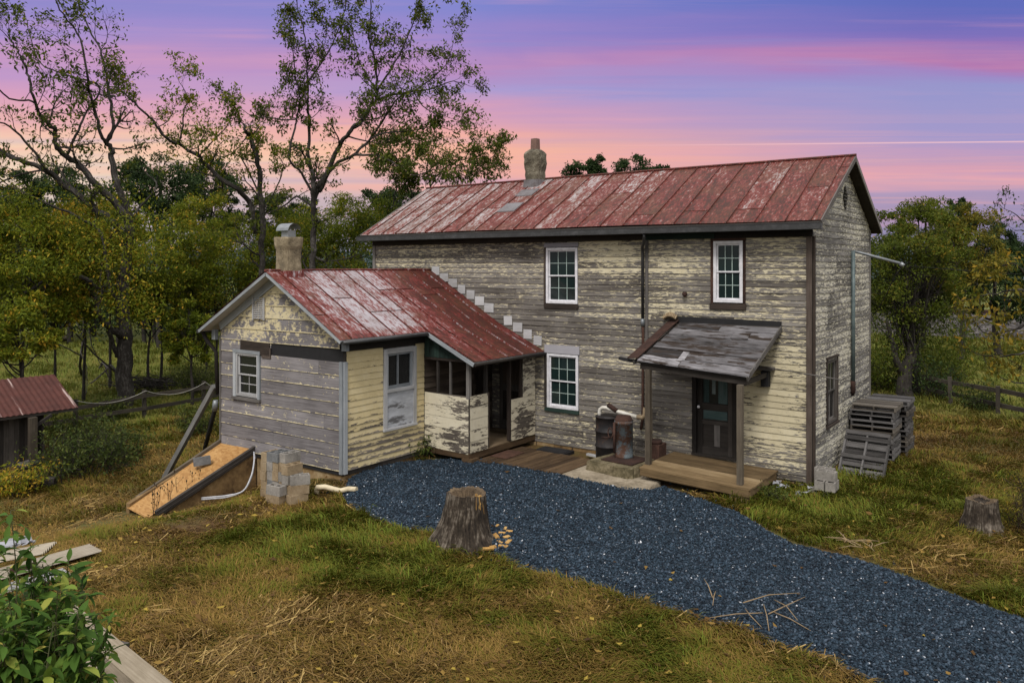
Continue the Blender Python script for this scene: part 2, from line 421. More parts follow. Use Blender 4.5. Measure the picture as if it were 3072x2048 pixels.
# ================================================================== THE FARMHOUSE
def lerp(a, b, t): return a + (b - a) * t

def siding(mb, origin, ud, out, u0, u1, z0, z1, ex, openings=(), bounds=None, pa=lambda u, z: .5, wave=lambda u, z: 0.0,
           jmin=1.8, jmax=4.2, th=.021, jit=.004, uoff=0.0):
    origin, ud, out = Vector(origin), Vector(ud), Vector(out)
    Z = Vector((0, 0, 1))
    def P(u, z, o): return origin + ud * u + Z * z + out * o
    z = z0
    while z < z1 - .02:
        zb, zt = z, min(z + ex + .012, z1)
        bb = bounds(zb) if bounds else (u0, u1)
        bt = bounds(zt) if bounds else (u0, u1)
        z += ex
        if bb[1] - bb[0] < .05: break
        iv = [bb]
        for (a, b, c, d) in openings:
            if d > zb + ex * .35 and c < zb + ex * .65:
                nv = []
                for (p, q) in iv:
                    if b <= p or a >= q: nv.append((p, q)); continue
                    if a > p: nv.append((p, a))
                    if b < q: nv.append((b, q))
                iv = nv
        for (p, q) in iv:
            u = p
            while u < q - 1e-4:
                e = u + U(jmin, jmax)
                if q - e < .5: e = q
                r = U(0, 1); lo = U(-.002, .003); dz0 = U(-jit, jit); dz1 = U(-jit, jit)
                n = max(1, int((e - u) / .45 + .5))
                top = min(max(bt[0], u), bt[1]); tope = max(min(bt[1], e), bt[0])
                for i in range(n):
                    a, b = lerp(u, e, i / n), lerp(u, e, (i + 1) / n) - (.003 if i == n - 1 else 0)
                    a2, b2 = max(a, bt[0]), min(b, bt[1])
                    if bounds and b2 <= a2:
                        a2 = b2 = min(max((a + b) / 2, bt[0]), bt[1])
                    da = lerp(dz0, dz1, i / n); db = lerp(dz0, dz1, (i + 1) / n)
                    wa, wb = wave(a, zb) + da, wave(b, zb) + db
                    ta, tb = wave(a2, zt), wave(b2, zt)
                    o1 = th + lo
                    pp = [pa(a, zb), pa(b, zb), pa(b2, zt), pa(a2, zt)]
                    mb.face([P(a, zb + wa, o1), P(b, zb + wb, o1), P(b2, zt + ta, .003), P(a2, zt + ta if bounds else zt + tb, .003)] if False else
                            [P(a, zb + wa, o1), P(b, zb + wb, o1), P(b2, zt + tb, .003), P(a2, zt + ta, .003)],
                            [(a + uoff, zb), (b + uoff, zb), (b2 + uoff, zt), (a2 + uoff, zt)], r, pp, [0, 0, 1, 1])
                    mb.face([P(a, zb + wa, 0), P(b, zb + wb, 0), P(b, zb + wb, o1), P(a, zb + wa, o1)],
                            [(a, zb), (b, zb), (b, zb), (a, zb)], r, pp[0], 0)
                u = e

def sheet(mb, origin, ud, u0, u1, z0, z1, openings=()):
    """the boarding behind the siding, with real holes for windows and doors"""
    origin, ud = Vector(origin), Vector(ud)
    us = sorted({u0, u1, *[x for o in openings for x in o[:2]]}); zs = sorted({z0, z1, *[x for o in openings for x in o[2:4]]})
    for i in range(len(us) - 1):
        for j in range(len(zs) - 1):
            uc, zc = (us[i] + us[i + 1]) / 2, (zs[j] + zs[j + 1]) / 2
            if any(a < uc < b and c < zc < d for a, b, c, d in openings): continue
            q = [(us[i], zs[j]), (us[i + 1], zs[j]), (us[i + 1], zs[j + 1]), (us[i], zs[j + 1])]
            mb.face([origin + ud * a + Vector((0, 0, b)) for a, b in q], q)

def gauss(u, z, cu, cz, su, sz): return math.exp(-((u - cu) / su) ** 2 - ((z - cz) / sz) ** 2)

house = thing('farmhouse', 'old two-storey clapboard farmhouse with peeling cream paint, red tin roof and a low front wing', 'house', (-6.5, -.2, 0))

# ---------------- main block walls
OP_FRONT = [(-6.93, -5.915, 3.82, 5.31), (-2.30, -1.50, 3.92, 5.435), (-6.89, -5.885, 1.02, 2.51), (-2.72, -1.70, .40, 2.52)]
OP_END = [(1.13, 2.03, 1.15, 2.67)]
def pa_front(u, z):
    p = .29
    p += .22 * gauss(u, z, -9.5, 5.2, 3.0, .45) + .12 * gauss(u, z, -12.5, 5.1, 1.2, .5)
    p += .34 * gauss(u, z, -5.0, 5.1, .9, .55) + .10 * gauss(u, z, -4.9, 3.9, 1.2, .7)
    p += .24 * gauss(u, z, -3.3, 5.0, .7, .6) + .18 * gauss(u, z, -3.0, 3.8, .9, .5)
    p += .20 * gauss(u, z, -.8, 5.2, .8, .5) + .08 * gauss(u, z, -.8, 4.2, .8, .6)
    p += .60 * gauss(u, z, -.9, 1.55, .95, 1.15) + .22 * gauss(u, z, -.4, 2.6, .8, .7)
    p += .30 * gauss(u, z, -7.1, 1.9, .35, .8)
    p += .10 * gauss(u, z, -6.2, .7, 1.8, .5)
    p -= .10 * gauss(u, z, -3.2, 1.3, .6, 1.0)
    p += .10 * gauss(u, z, -1.0, 3.4, 1.2, .5) - .08 * gauss(u, z, -9.0, 3.9, 2.2, .9)
    return p
def wob(u, z): return .012 * mnoise.noise(Vector((u * .55, z * .5, 1.7))) + .006 * mnoise.noise(Vector((u * 2.1, z * 1.7, 5.7)))
mb = MB()
siding(mb, (0, 0, 0), (1, 0, 0), (0, -1, 0), -13.31, -.115, .10, 5.46, .1415, OP_FRONT, None, pa_front, wob, 1.5, 4.6)
wall = mb.build('front_wall', M['siding'], house)
mb = MB(); sheet(mb, (0, .004, 0), (1, 0, 0), -13.41, 0, -.1, 5.75, OP_FRONT); mb.build('wall_sheathing', M['dark_wood'], wall)

def pa_end(u, z): return .44 + .10 * gauss(u, z, 1.5, 1.2, 2.5, 1.0) - .10 * gauss(u, z, 1.0, 5.5, 1.5, .8) + .06 * gauss(u, z, 3.5, 4.0, 2, 1.5)
def wave_end(u, z): return .05 * mnoise.noise(Vector((u * .42, z * .33, 8.2))) * ss(0, .8, u) + .012 * mnoise.noise(Vector((u * 1.6, z * 2.5, 2.2)))
SL = .548
def b_end(z):
    k = max(0.0, (z - 5.84) / SL)
    return (.02 + k, 5.616 - k)
mb = MB()
siding(mb, (0, 0, 0), (0, 1, 0), (1, 0, 0), 0, 5.636, .10, 7.36, .1415, OP_END, b_end, pa_end, wave_end, 1.0, 2.6, .019, .007, 40)
ewall = mb.build('gable_wall', M['siding_end'], house)
mb = MB(); sheet(mb, (-.004, 0, 0), (0, 1, 0), 0, 5.636, -.1, 5.84, OP_END)
mb.face([(-.004, 0, 5.84), (-.004, 5.636, 5.84), (-.004, 2.818, 7.38)])
mb.build('wall_sheathing', M['dark_wood'], ewall)
mb = MB()                                                      # walls the camera does not see, still boarded
siding(mb, (-13.413, 0, 0), (0, 1, 0), (-1, 0, 0), 0, 5.636, .10, 7.36, .1415, (), b_end, pa_end, wave_end, 1, 3, .017, .004, 70)
mb.face([(-13.409, 0, -.1), (-13.409, 5.636, -.1), (-13.409, 5.636, 5.84), (-13.409, 2.818, 7.38), (-13.409, 0, 5.84)])
mb.build('gable_wall', M['siding'], house)
mb = MB()
siding(mb, (0, 5.636, 0), (1, 0, 0), (0, 1, 0), -13.41, 0, .10, 5.75, .1415, (), None, lambda u, z: .4, wob)
sheet(mb, (0, 5.632, 0), (1, 0, 0), -13.41, 0, -.1, 5.75)
mb.build('back_wall', M['siding'], house)
mb = MB()
for z in (.42, 2.9):
    mb.box((-6.7, 2.82, z - .06), (13.3, 5.55, .1))
mb.build('storey_floor', M['dark'], house)
mb = MB()                                                      # rough stone and mortar footing under the sill
for i in range(24):
    x = -13.2 + i * .57
    mb.box((x, .12 + U(-.03, .03), -.22 + U(-.03, .03)), (.55, .3, .6), None)
for i in range(10): mb.box((-.14 + U(-.03, .03), .3 + i * .57, -.22), (.3, .55, .6))
mb.build('footing', M['stucco'], house)
# corner boards
mb = MB(); mb.box((-.062, -.028, 2.76), (.115, .05, 5.4)); mb.box((.026, .045, 2.76), (.04, .085, 5.4)); mb.build('corner_board', M['brown_trim'], house)
mb = MB(); mb.box((-13.36, -.026, 2.78), (.10, .045, 5.36)); mb.build('corner_board', M['grey_wood'], house)
mb = MB(); mb.box((.022, 5.60, 2.95), (.035, .07, 5.7)); mb.build('corner_board', M['grey_wood'], house)
# frieze under the eaves: brown-black to the left, faded green to the right of the downspout
mb = MB(); mb.box((-8.72, -.034, 5.575), (9.38, .05, .24)); mb.build('frieze', M['frieze'], house)
mb = MB(); mb.box((-3.11, -.035, 5.575), (1.82, .05, .24)); mb.build('frieze', M['green'], house, 'faded green board under the eave')
mb = MB(); mb.box((-1.09, -.034, 5.575), (2.2, .05, .24)); mb.build('frieze', M['frieze'], house)

# ---------------- windows
def window(name, parent, o, ud, out, u0, u1, z0, z1, frame, fw, grid, glass, muntin, mw=.014, sash_mat=None, slip=0.0):
    """double-hung window: frame, two sashes with their bars, two panes; sits in a real opening"""
    o, ud, out = Vector(o), Vector(ud), Vector(out)
    R = Matrix((ud, out, Vector((0, 0, 1)))).transposed()
    def bx(mb, a, b, c, d, d0, d1):
        mb.box(o + ud * ((a + b) / 2) + Vector((0, 0, (c + d) / 2)) + out * ((d0 + d1) / 2), (b - a, d1 - d0, d - c), R)
    f = MB()
    bx(f, u0, u0 + fw, z0, z1, -.07, .032); bx(f, u1 - fw, u1, z0, z1, -.07, .032)
    bx(f, u0 + fw, u1 - fw, z1 - fw, z1, -.07, .030); bx(f, u0 + fw, u1 - fw, z0, z0 + fw, -.07, .034)
    fr = f.build(name, frame, parent)
    a, b, c, d = u0 + fw, u1 - fw, z0 + fw, z1 - fw
    mid = (c + d) / 2 + slip
    for k, (s0, s1, dep) in enumerate(((mid - .018, d, -.012), (c, mid + .018, -.036))):
        sw = .036
        m = MB()
        bx(m, a, a + sw, s0, s1, dep - .022, dep); bx(m, b - sw, b, s0, s1, dep - .022, dep)
        bx(m, a + sw, b - sw, s1 - sw, s1, dep - .022, dep - .001); bx(m, a + sw, b - sw, s0, s0 + sw, dep - .022, dep - .001)
        sa = m.build('sash', sash_mat or frame, fr)
        nx, nz = grid[k]
        if nx > 1 or nz > 1:
            m = MB()
            for i in range(1, nx):
                x = lerp(a + sw, b - sw, i / nx); bx(m, x - mw / 2, x + mw / 2, s0 + sw, s1 - sw, dep - .016, dep - .004)
            for j in range(1, nz):
                zz = lerp(s0 + sw, s1 - sw, j / nz); bx(m, a + sw, b - sw, zz - mw / 2, zz + mw / 2, dep - .0155, dep - .0035)
            m.build('window_grid', muntin, fr)
        m = MB()
        p = [o + ud * q + Vector((0, 0, w)) + out * (dep - .018) for q, w in ((a + sw, s0 + sw), (b - sw, s0 + sw), (b - sw, s1 - sw), (a + sw, s1 - sw))]
        m.face(p); m.build('pane', glass, fr)
    m = MB()                                                   # the room's darkness behind the glass
    bx(m, u0, u1, z0, z1, -.16, -.13); m.build('room_dark_sheet', M['dark'], fr)
    return fr
FO, FU, FN = (0, 0, 0), (1, 0, 0), (0, -1, 0)
EO, EU, EN = (0, 0, 0), (0, 1, 0), (1, 0, 0)
G66 = ((3, 2), (3, 2))
window('window', house, FO, FU, FN, -6.90, -5.925, 3.83, 5.30, M['vinyl'], .062, G66, M['glass'], M['muntin'])
window('window', house, FO, FU, FN, -2.235, -1.535, 3.975, 5.395, M['vinyl'], .066, G66, M['glass'], M['muntin'])
window('window', house, FO, FU, FN, -6.87, -5.905, 1.055, 2.495, M['vinyl'], .062, G66, M['glass'], M['muntin'])
window('window', house, EO, EU, EN, 1.15, 2.01, 1.18, 2.64, M['dark_wood'], .05, ((2, 1), (2, 1)), M['old_glass'], M['grey_wood'], .02, M['grey_wood']).__setitem__('label', 'narrow old window with bare dark frame')
mb = MB()
mb.box((-6.425, -.022, 5.375), (1.06, .045, .115)); mb.build('window_head', M['lilac'], house)
mb = MB(); mb.box((-6.425, -.026, 3.755), (1.06, .05, .125)); mb.box((-6.945, -.018, 4.57), (.05, .034, 1.48)); mb.build('window_sill', M['brown_trim'], house)
mb = MB(); mb.box((-6.40, -.022, 2.615), (1.08, .045, .215)); mb.build('window_head', M['lilac'], house)
mb = MB(); mb.box((-6.40, -.030, 1.0), (1.06, .06, .085)); mb.build('window_sill', M['green'], house)
mb = MB(); mb.box((-6.925, -.018, 1.77), (.06, .034, 1.45)); mb.build('window_casing', M['dark_wood'], house)
s_ = MB(); s_.box((-2.268, -.02, 4.68), (.062, .038, 1.46)); s_.box((-1.502, -.02, 4.68), (.062, .038, 1.46)); s_.box((-1.885, -.02, 5.425), (.83, .038, .056)); s_.build('window_casing', M['rust'], house, 'rust-stained bare window casing')
mb = MB(); mb.box((-1.885, -.03, 3.885), (.86, .06, .13)); mb.build('window_sill', M['brown_trim'], house)
mb = MB(); mb.box((.02, 1.10, 1.9), (.04, .06, 1.56)); mb.box((.02, 2.06, 1.9), (.04, .06, 1.56)); mb.box((.026, 1.58, 2.70), (.06, 1.05, .05)); mb.box((.03, 1.58, 1.13), (.07, 1.05, .05)); mb.build('window_casing', M['brown_trim'], house)

# ---------------- front door under the canopy
d = MB()
for x in (-2.70, -1.72): d.box((x, -.028, 1.42), (.10, .07, 2.12))
d.box((-2.21, -.028, 2.50), (1.08, .07, .10)); d.box((-2.21, -.045, .385), (1.08, .12, .05))
df = d.build('door_frame', M['frieze'], house)
d = MB()
Y0 = .045
for x in (-2.585, -1.835): d.box((x, Y0, 1.42), (.13, .045, 2.02))
for z, h in ((2.36, .14), (1.52, .15), (1.15, .09), (.50, .18)): d.box((-2.21, Y0, z), (.63, .044, h))
d.box((-2.21, Y0 + .012, .84), (.62, .02, .52)); d.box((-2.21, Y0 + .012, 1.33), (.62, .02, .26))
dr = d.build('door', M['dark_wood'], house, 'dark weathered half-glazed door')
d = MB(); d.face([(-2.52, Y0, 1.60), (-1.90, Y0, 1.60), (-1.90, Y0, 2.30), (-2.52, Y0, 2.30)]); d.build('pane', M['old_glass'], dr)
d = MB(); d.box((-2.21, Y0 - .006, 1.33), (.58, .02, .20)); d.build('kick_panel', M['teal'], dr)
d = MB()
for x, w in ((-2.43, .14), (-2.03, .22)): d.box((x, Y0 - .004, 1.95), (w, .004, .68))
d.build('teal_reflection', M['teal'], dr)  # teal strips over the pane, painted as reflections in the glass
d = MB(); d.box((-2.25, Y0 - .006, 2.05), (.085, .004, .46)); d.build('pale_strip', M['mast'], dr)  # narrow pale strip over the pane
d = MB(); d.box((-2.17, Y0 - .002, .85), (.14, .006, .5)); d.build('screen_patch', M['grey_wood'], dr)
d = MB(); d.tube([(-2.60, Y0 - .03, 1.50), (-2.60, Y0 - .05, 1.50), (-2.60, Y0 - .085, 1.50)], [.014, .032, .03], 12); d.build('handle', M['vinyl'], dr)
d = MB(); d.box((-2.21, .2, 1.4), (1.1, .02, 2.3)); d.build('dark_hallway', M['dark'], df)  # near-black sheet standing for the shade of the unlit hall

# ---------------- main roof (standing-seam tin)
RY0, RY1, EZ, RZ, RYM = -.30, 5.94, 5.79, 7.49, 2.82
def roofz(y): return EZ + (RZ - EZ) * ((y - RY0) / (RYM - RY0) if y < RYM else (RY1 - y) / (RY1 - RYM))
def sag(x, t): return .022 * mnoise.noise(Vector((x * .35, t * 1.5, .3))) + .02 * math.sin((x + 13) * .23)
XS = [-13.70, -13.40, -12.77, -12.20, -11.64, -10.98, -10.35, -9.72, -9.10, -8.43, -7.78, -7.13, -6.40, -5.76, -5.10, -4.46, -3.79, -3.11, -2.48, -1.82, -1.17, -.50, .05, .28]
def tin_slope(mb, xs, y0, y1, zf, paf, nseg=8, seam=True, flip=False):
    for i in range(len(xs) - 1):
        a, b = xs[i], xs[i + 1]
        cuts = sorted([0, 1] + ([U(.15, .85)] if U(0, 1) < .45 else []))
        for ci in range(len(cuts) - 1):
            r = U(0, 1)
            for k in range(nseg):
                t0, t1 = lerp(cuts[ci], cuts[ci + 1], k / nseg), lerp(cuts[ci], cuts[ci + 1], (k + 1) / nseg)
                lift = .004 * (len(cuts) - 2 - ci)
                P = lambda x, t: Vector((x, lerp(y0, y1, t), zf(lerp(y0, y1, t)) + sag(x, t) + lift))
                xm = (a + b) / 2; dm = U(-.008, .006)
                q = [P(a, t0), P(xm, t0), P(xm, t1), P(a, t1)]
                ln = abs(y1 - y0) * 1.14
                uv = [(a, t0 * ln), (xm, t0 * ln), (xm, t1 * ln), (a, t1 * ln)]
                mb.face(q, uv, r, [paf(p.x, t) for p, t in zip(q, (t0, t0, t1, t1))])
                q = [P(xm, t0), P(b, t0), P(b, t1), P(xm, t1)]
                uv = [(xm, t0 * ln), (b, t0 * ln), (b, t1 * ln), (xm, t1 * ln)]
                mb.face(q, uv, r, [paf(p.x, t) for p, t in zip(q, (t0, t0, t1, t1))])
            if ci:                                                # the lapped cross joint
                t = cuts[ci]; y = lerp(y0, y1, t)
                mb.beam((a + .02, y, zf(y) + sag(a, t) + .006), (b - .02, y, zf(y) + sag(b, t) + .006), .02, .008, rnd=.2, pa=.3)
        if seam and i:
            pts = [(a, lerp(y0, y1, k / 6), zf(lerp(y0, y1, k / 6)) + sag(a, k / 6)) for k in range(7)]
            for p, q in zip(pts, pts[1:]): mb.beam(Vector(p) + Vector((0, 0, .016)), Vector(q) + Vector((0, 0, .016)), .014, .034, rnd=U(0, .5), pa=.36)
def pa_roof(x, t): return .60 - .19 * ss(-9.5, -3.0, x) + .06 * ss(-11, -13.7, x) + .08 * (t - .5)
mb = MB(); tin_slope(mb, XS, RY0, RYM, roofz, pa_roof)
tin_slope(mb, XS, RY1, RYM, roofz, pa_roof, 3)
mb.tube([(x, RYM, RZ + sag(x, 1) + .02) for x in XS], .035, 8, pa=.35)
roof = mb.build('roof', M['tin'], house)
for (x, y, w, h) in ((-8.85, 1.90, .62, .40), (-8.80, .98, .60, .50)):      # grey patches below the chimney
    mb = MB()
    p = [(x - w / 2, y - h / 2), (x + w / 2, y - h / 2), (x + w / 2, y + h / 2), (x - w / 2, y + h / 2)]
    mb.face([(a, b, roofz(b) + sag(a, .5) + .034) for a, b in p])
    for (a, b), (c, e) in zip(p, p[1:] + p[:1]):
        mb.face([(a, b, roofz(b) + sag(a, .5) + .004), (c, e, roofz(e) + sag(c, .5) + .004), (c, e, roofz(e) + sag(c, .5) + .034), (a, b, roofz(b) + sag(a, .5) + .034)])
    mb.build('roof_patch', M['patch'], roof)
mb = MB()                                                       # deck boards and soffit under the tin
for sgn in (0, 1):
    ya, yb = (RY0, RYM) if not sgn else (RY1, RYM)
    a, b, c, d_ = (-13.68, ya, roofz(ya) - .03), (.26, ya, roofz(ya) - .03), (.26, yb, RZ - .03), (-13.68, yb, RZ - .03)
    mb.face([a, b, c, d_]); mb.face([(p[0], p[1], p[2] - .05) for p in (d_, c, b, a)])
    mb.face([a, (a[0], a[1], a[2] - .05), (b[0], b[1], b[2] - .05), b])
    mb.face([b, (b[0], b[1], b[2] - .05), (c[0], c[1], c[2] - .05), c])
    mb.face([d_, (d_[0], d_[1], d_[2] - .05), (a[0], a[1], a[2] - .05), a])
mb.build('roof_deck', M['dark_wood'], roof)
for ya in (RY0, RY1):
    for xr in (.265, -13.69):
        mb = MB(); mb.beam((xr, ya, roofz(ya) - .045), (xr, RYM, RZ - .045), .025, .11); mb.build('rake_board', M['grey_wood'], roof)
mb = MB(); mb.box((-6.7, -.16, 5.685), (13.4, .25, .02)); mb.build('soffit', M['frieze'], roof)
mb = MB(); mb.box((-6.7, 5.79, 5.685), (13.4, .25, .02)); mb.build('soffit', M['frieze'], roof)
mb = MB()
mb.box((-6.71, -.325, 5.66), (13.98, .015, .13)); mb.box((-6.71, -.455, 5.665), (13.98, .015, .12)); mb.box((-6.71, -.39, 5.605), (13.98, .14, .015))
mb.box((.285, -.39, 5.66), (.012, .14, .12)); mb.box((-13.705, -.39, 5.66), (.012, .14, .12)); mb.box((-6.71, -.455, 5.735), (13.98, .028, .022))
mb.build('gutter', M['gutter'], house)
# chimney of the main block
def rings_solid(mb, cx, cy, prof, n=20, p=5.0, wobble=.02, twist=0.0):
    rs = []
    for (z, r) in prof:
        ring = []
        for k in range(n):
            t = 2 * math.pi * k / n
            c, s2 = math.cos(t), math.sin(t)
            q = r / ((abs(c) ** p + abs(s2) ** p) ** (1 / p)) * (1 + U(-wobble, wobble))
            ring.append((cx + q * c, cy + q * s2, z + U(-wobble, wobble) * .3))
        rs.append(ring)
    for a, b in zip(rs, rs[1:]):
        for k in range(n):
            k2 = (k + 1) % n
            mb.face([a[k], a[k2], b[k2], b[k]], None, .5, smooth=False)
    mb.face(rs[-1], None, .5); mb.face(rs[0][::-1], None, .5)
mb = MB()
rings_solid(mb, -9.03, 2.62, [(6.7, .255), (7.3, .255), (7.5, .252), (7.62, .255), (7.74, .258), (7.84, .262), (7.92, .275), (8.0, .284), (8.1, .287), (8.2, .285), (8.28, .280), (8.35, .25), (8.42, .15)], 30, 7, .05)
ch = mb.build('chimney', M['chimney_stone'], house, 'lichened stone chimney with clay flue on the ridge')
mb = MB(); rings_solid(mb, -9.03, 2.62, [(8.36, .115), (8.76, .105)], 16, 12, .006); mb.build('flue', M['flue'], ch)
mb = MB(); rings_solid(mb, -9.03, 2.62, [(7.18, .31), (7.34, .285), (7.48, .272)], 16, 10, .01); mb.build('flashing', M['patch'], ch)
# louvred diamond vent
mb = MB()
mb.face([(.03, 2.62, 6.5), (.03, 2.82, 6.17), (.03, 3.02, 6.5), (.03, 2.82, 6.83)])
v = mb.build('gable_vent', M['frieze'], house)
mb = MB()
for k in range(6):
    z = 6.27 + k * .085; w = .19 * (1 - abs(z - 6.5) / .34)
    mb.box((.045, 2.82, z), (.03, 2 * w, .022), Matrix.Rotation(.5, 3, 'Y'))
mb.build('slat', M['grey_wood'], v)
# downspout
mb = MB(); mb.tube([(-3.83, -.39, 5.62), (-3.83, -.39, 5.50), (-3.90, -.28, 5.38), (-4.02, -.11, 5.28), (-4.03, -.075, 5.1), (-4.03, -.07, 3.45)], .038, 10); dsp = mb.build('downspout', M['gutter'], house)
mb = MB(); mb.tube([(-4.03, -.07, 3.46), (-4.02, -.07, 3.2), (-4.03, -.07, 1.1), (-4.05, -.12, .8)], .034, 10); mb.build('downspout', M['rust'], house, 'rusted lower length of downspout')
mb = MB(); mb.box((-3.94, -.025, 3.0), (.075, .04, 4.9)); mb.build('trim_board', M['grey_wood'], house)
mb = MB(); mb.tube([(-4.03, -.07, 3.52), (-4.03, -.07, 3.34)], .052, 10); mb.build('tape_wrap', M['galv'], dsp)
# service mast on the gable
mb = MB(); mb.tube([(.07, 3.44, 1.9), (.07, 3.44, 3.5), (.07, 3.44, 5.20)], .048, 12); mast = mb.build('service_mast', M['mast'], house)
mb = MB(); mb.tube([(.07, 3.44, 1.92), (.07, 3.42, 1.78), (.06, 3.47, 1.66), (.02, 3.5, 1.58)], .06, 12); mb.build('conduit_elbow', M['rust'], mast)
mb = MB(); mb.tube([(.07, 3.44, 5.19), (.25, 3.5, 5.14), (1.12, 3.62, 4.88)], .036, 12); mb.tube([(1.12, 3.62, 4.88), (1.20, 3.63, 4.82)], [.055, .05], 10); mb.build('mast_arm', M['galv'], mast)
# bracket, rod and the sconce hole on the front
mb = MB(); mb.box((-.99, -.10, 2.30), (.17, .16, .34)); mb.build('meter_box', M['black'], house)
mb = MB(); mb.box((-.98, -.13, 2.53), (.36, .2, .07)); mb.build('bracket', M['grey_wood'], house)
mb = MB(); mb.tube([(-1.15, -.27, 2.60), (.62, -.25, 2.43)], .013, 8); mb.build('rod', M['grey_wood'], house)
mb = MB(); mb.tube([(-2.93, -.02, 4.15), (-2.93, -.08, 4.15), (-2.9, -.12, 4.10)], [.05, .06, .03], 10); mb.build('insulator', M['rust'], house)

# ---------------- front wing
WX0, WX1, WY0, PX, PY = -13.311, -8.713, -5.551, -7.251, -2.861
WSL = .577
OP_G = [(-12.73, -11.64, 1.49, 2.72)]
def b_wing(z):
    k = max(0.0, (z - 3.25) / WSL)
    return (WX0 + .03 + k, WX1 - .09 - k)
def pa_panel(u, z): return .15 + .38 * ss(2.75, 3.2, z) + .12 * gauss(u, z, -9.2, 3.1, .9, .35) + .22 * gauss(u, z, -9.2, .35, 1.2, .22)
mb = MB()
siding(mb, (0, WY0, 0), (1, 0, 0), (0, -1, 0), WX0, WX1, .19, 2.65, .3075, OP_G, b_wing, pa_panel, lambda u, z: .004 * mnoise.noise(Vector((u, z, 0))), 1.8, 3.2, .022, .004)
siding(mb, (0, WY0, 0), (1, 0, 0), (0, -1, 0), WX0, WX1, 2.65, 4.56, .3, [(-11.25, -8.5, 2.6, 2.93), (-12.73, -11.64, 1.49, 2.72)], b_wing, pa_panel, lambda u, z: .006 * mnoise.noise(Vector((u, z, 0))), 1.8, 3.2, .022, .006)
gw = mb.build('wing_gable_wall', M['panel'], house)
mb = MB(); sheet(mb, (0, WY0 + .004, 0), (1, 0, 0), WX0, WX1, .1, 3.25, OP_G)
mb.face([(WX0, WY0 + .004, 3.25), (WX1, WY0 + .004, 3.25), (-11.01, WY0 + .004, 4.6)]); mb.build('wall_sheathing', M['black'], gw, 'black tar paper showing where a board is missing')
def pa_yel(u, z): return 1.12 - .50 * ss(2.0, .5, z) + .12 * gauss(u, z, -3.1, 1.4, .4, 1.0) + .06 * gauss(u, z, -5.0, 1.0, .5, .4)
OP_Y = [(-4.31, -3.18, .88, 2.86)]
mb = MB()
siding(mb, (WX1, 0, 0), (0, 1, 0), (1, 0, 0), WY0 + .09, PY, .20, 2.92, .142, OP_Y, None, pa_yel, lambda u, z: .008 * mnoise.noise(Vector((u * .8, z * .6, 4))), 3, 5, .017, .003, 20)
yw = mb.build('wing_side_wall', M['siding_wing'], house)
mb = MB(); sheet(mb, (WX1 - .004, 0, 0), (0, 1, 0), WY0, PY, .1, 3.25, OP_Y); mb.build('wall_sheathing', M['dark_wood'], yw)
mb = MB()
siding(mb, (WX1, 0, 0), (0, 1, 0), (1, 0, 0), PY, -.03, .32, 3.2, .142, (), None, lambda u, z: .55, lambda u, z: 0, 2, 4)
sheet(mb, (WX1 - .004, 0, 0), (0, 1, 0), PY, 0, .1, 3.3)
mb.build('porch_back_wall', M['interior'], house)  # darker bare wood: the porch's inner shade is put into the colour
mb = MB()
siding(mb, (WX0, 0, 0), (0, 1, 0), (-1, 0, 0), WY0, 0, .20, 3.2, .142, (), None, lambda u, z: .7)
sheet(mb, (WX0 + .004, 0, 0), (0, 1, 0), WY0, 0, .1, 3.25); mb.build('wing_side_wall', M['siding_wing'], house)
mb = MB()                                                      # foundation
mb.box((-11.01, WY0 + .14, -.46), (4.52, .2, 1.3)); mb.box((WX1 - .13, -2.85, -.42), (.2, 5.2, 1.24)); mb.box((WX0 + .13, -2.85, -.42), (.2, 5.2, 1.3))
mb.build('foundation', M['stucco'], house)
mb = MB(); mb.box((WX1 - .04, WY0 - .026, 1.40), (.10, .045, 2.52)); mb.box((WX1 + .022, WY0 + .045, 1.40), (.038, .10, 2.52)); mb.build('corner_board', M['trim_blue'], house)
mb = MB(); mb.box((WX0 + .02, WY0 - .02, 1.6), (.05, .035, 2.8)); mb.build('corner_board', M['grey_wood'], house)
mb = MB(); mb.box((WX1 + .026, -4.18, 3.03), (.045, 2.66, .27)); mb.build('frieze', M['frieze'], house)
# wing windows
wf = window('window', house, (0, WY0, 0), (1, 0, 0), (0, -1, 0), -12.62, -11.74, 1.56, 2.64, M['trim_white'], .05, ((1, 2), (2, 2)), M['old_glass'], M['trim_white'], .02, M['trim_white'])
wf['label'] = 'small old sash window with worn white frame'
mb = MB(); mb.box((-12.675, WY0 - .022, 2.10), (.11, .05, 1.22)); mb.box((-11.70, WY0 - .022, 2.10), (.085, .05, 1.22)); mb.box((-12.19, WY0 - .024, 2.675), (1.09, .055, .085)); mb.build('window_casing', M['trim_blue'], house)
mb = MB(); mb.box((-12.19, WY0 - .035, 1.50), (1.13, .09, .07)); mb.build('window_sill', M['grey_wood'], house)
mb = MB()
mb.box((-11.86, WY0 - .028, 2.80), (1.15, .02, .30), Matrix.Rotation(.03, 3, 'Y')); mb.box((-11.42, WY0 - .027, 2.70), (.34, .018, .26)); mb.build('hanging_board', M['brown_trim'], gw, 'loose broken board over the window')
vt = MB(); vt.box((-11.69, WY0 - .02, 3.77), (.46, .035, .56)); v = vt.build('gable_vent', M['siding_wing'], house, 'cream louvred vent in the wing gable')
vt = MB()
for k in range(11): vt.box((-11.69, WY0 - .048, 3.535 + k * .047), (.38, .03, .008), Matrix.Rotation(.6, 3, 'X'), rnd=.5)
for x in (-11.90, -11.48): vt.box((x, WY0 - .05, 3.77), (.04, .035, .56), rnd=.5)
vt.build('slat', M['trim_white'], v)
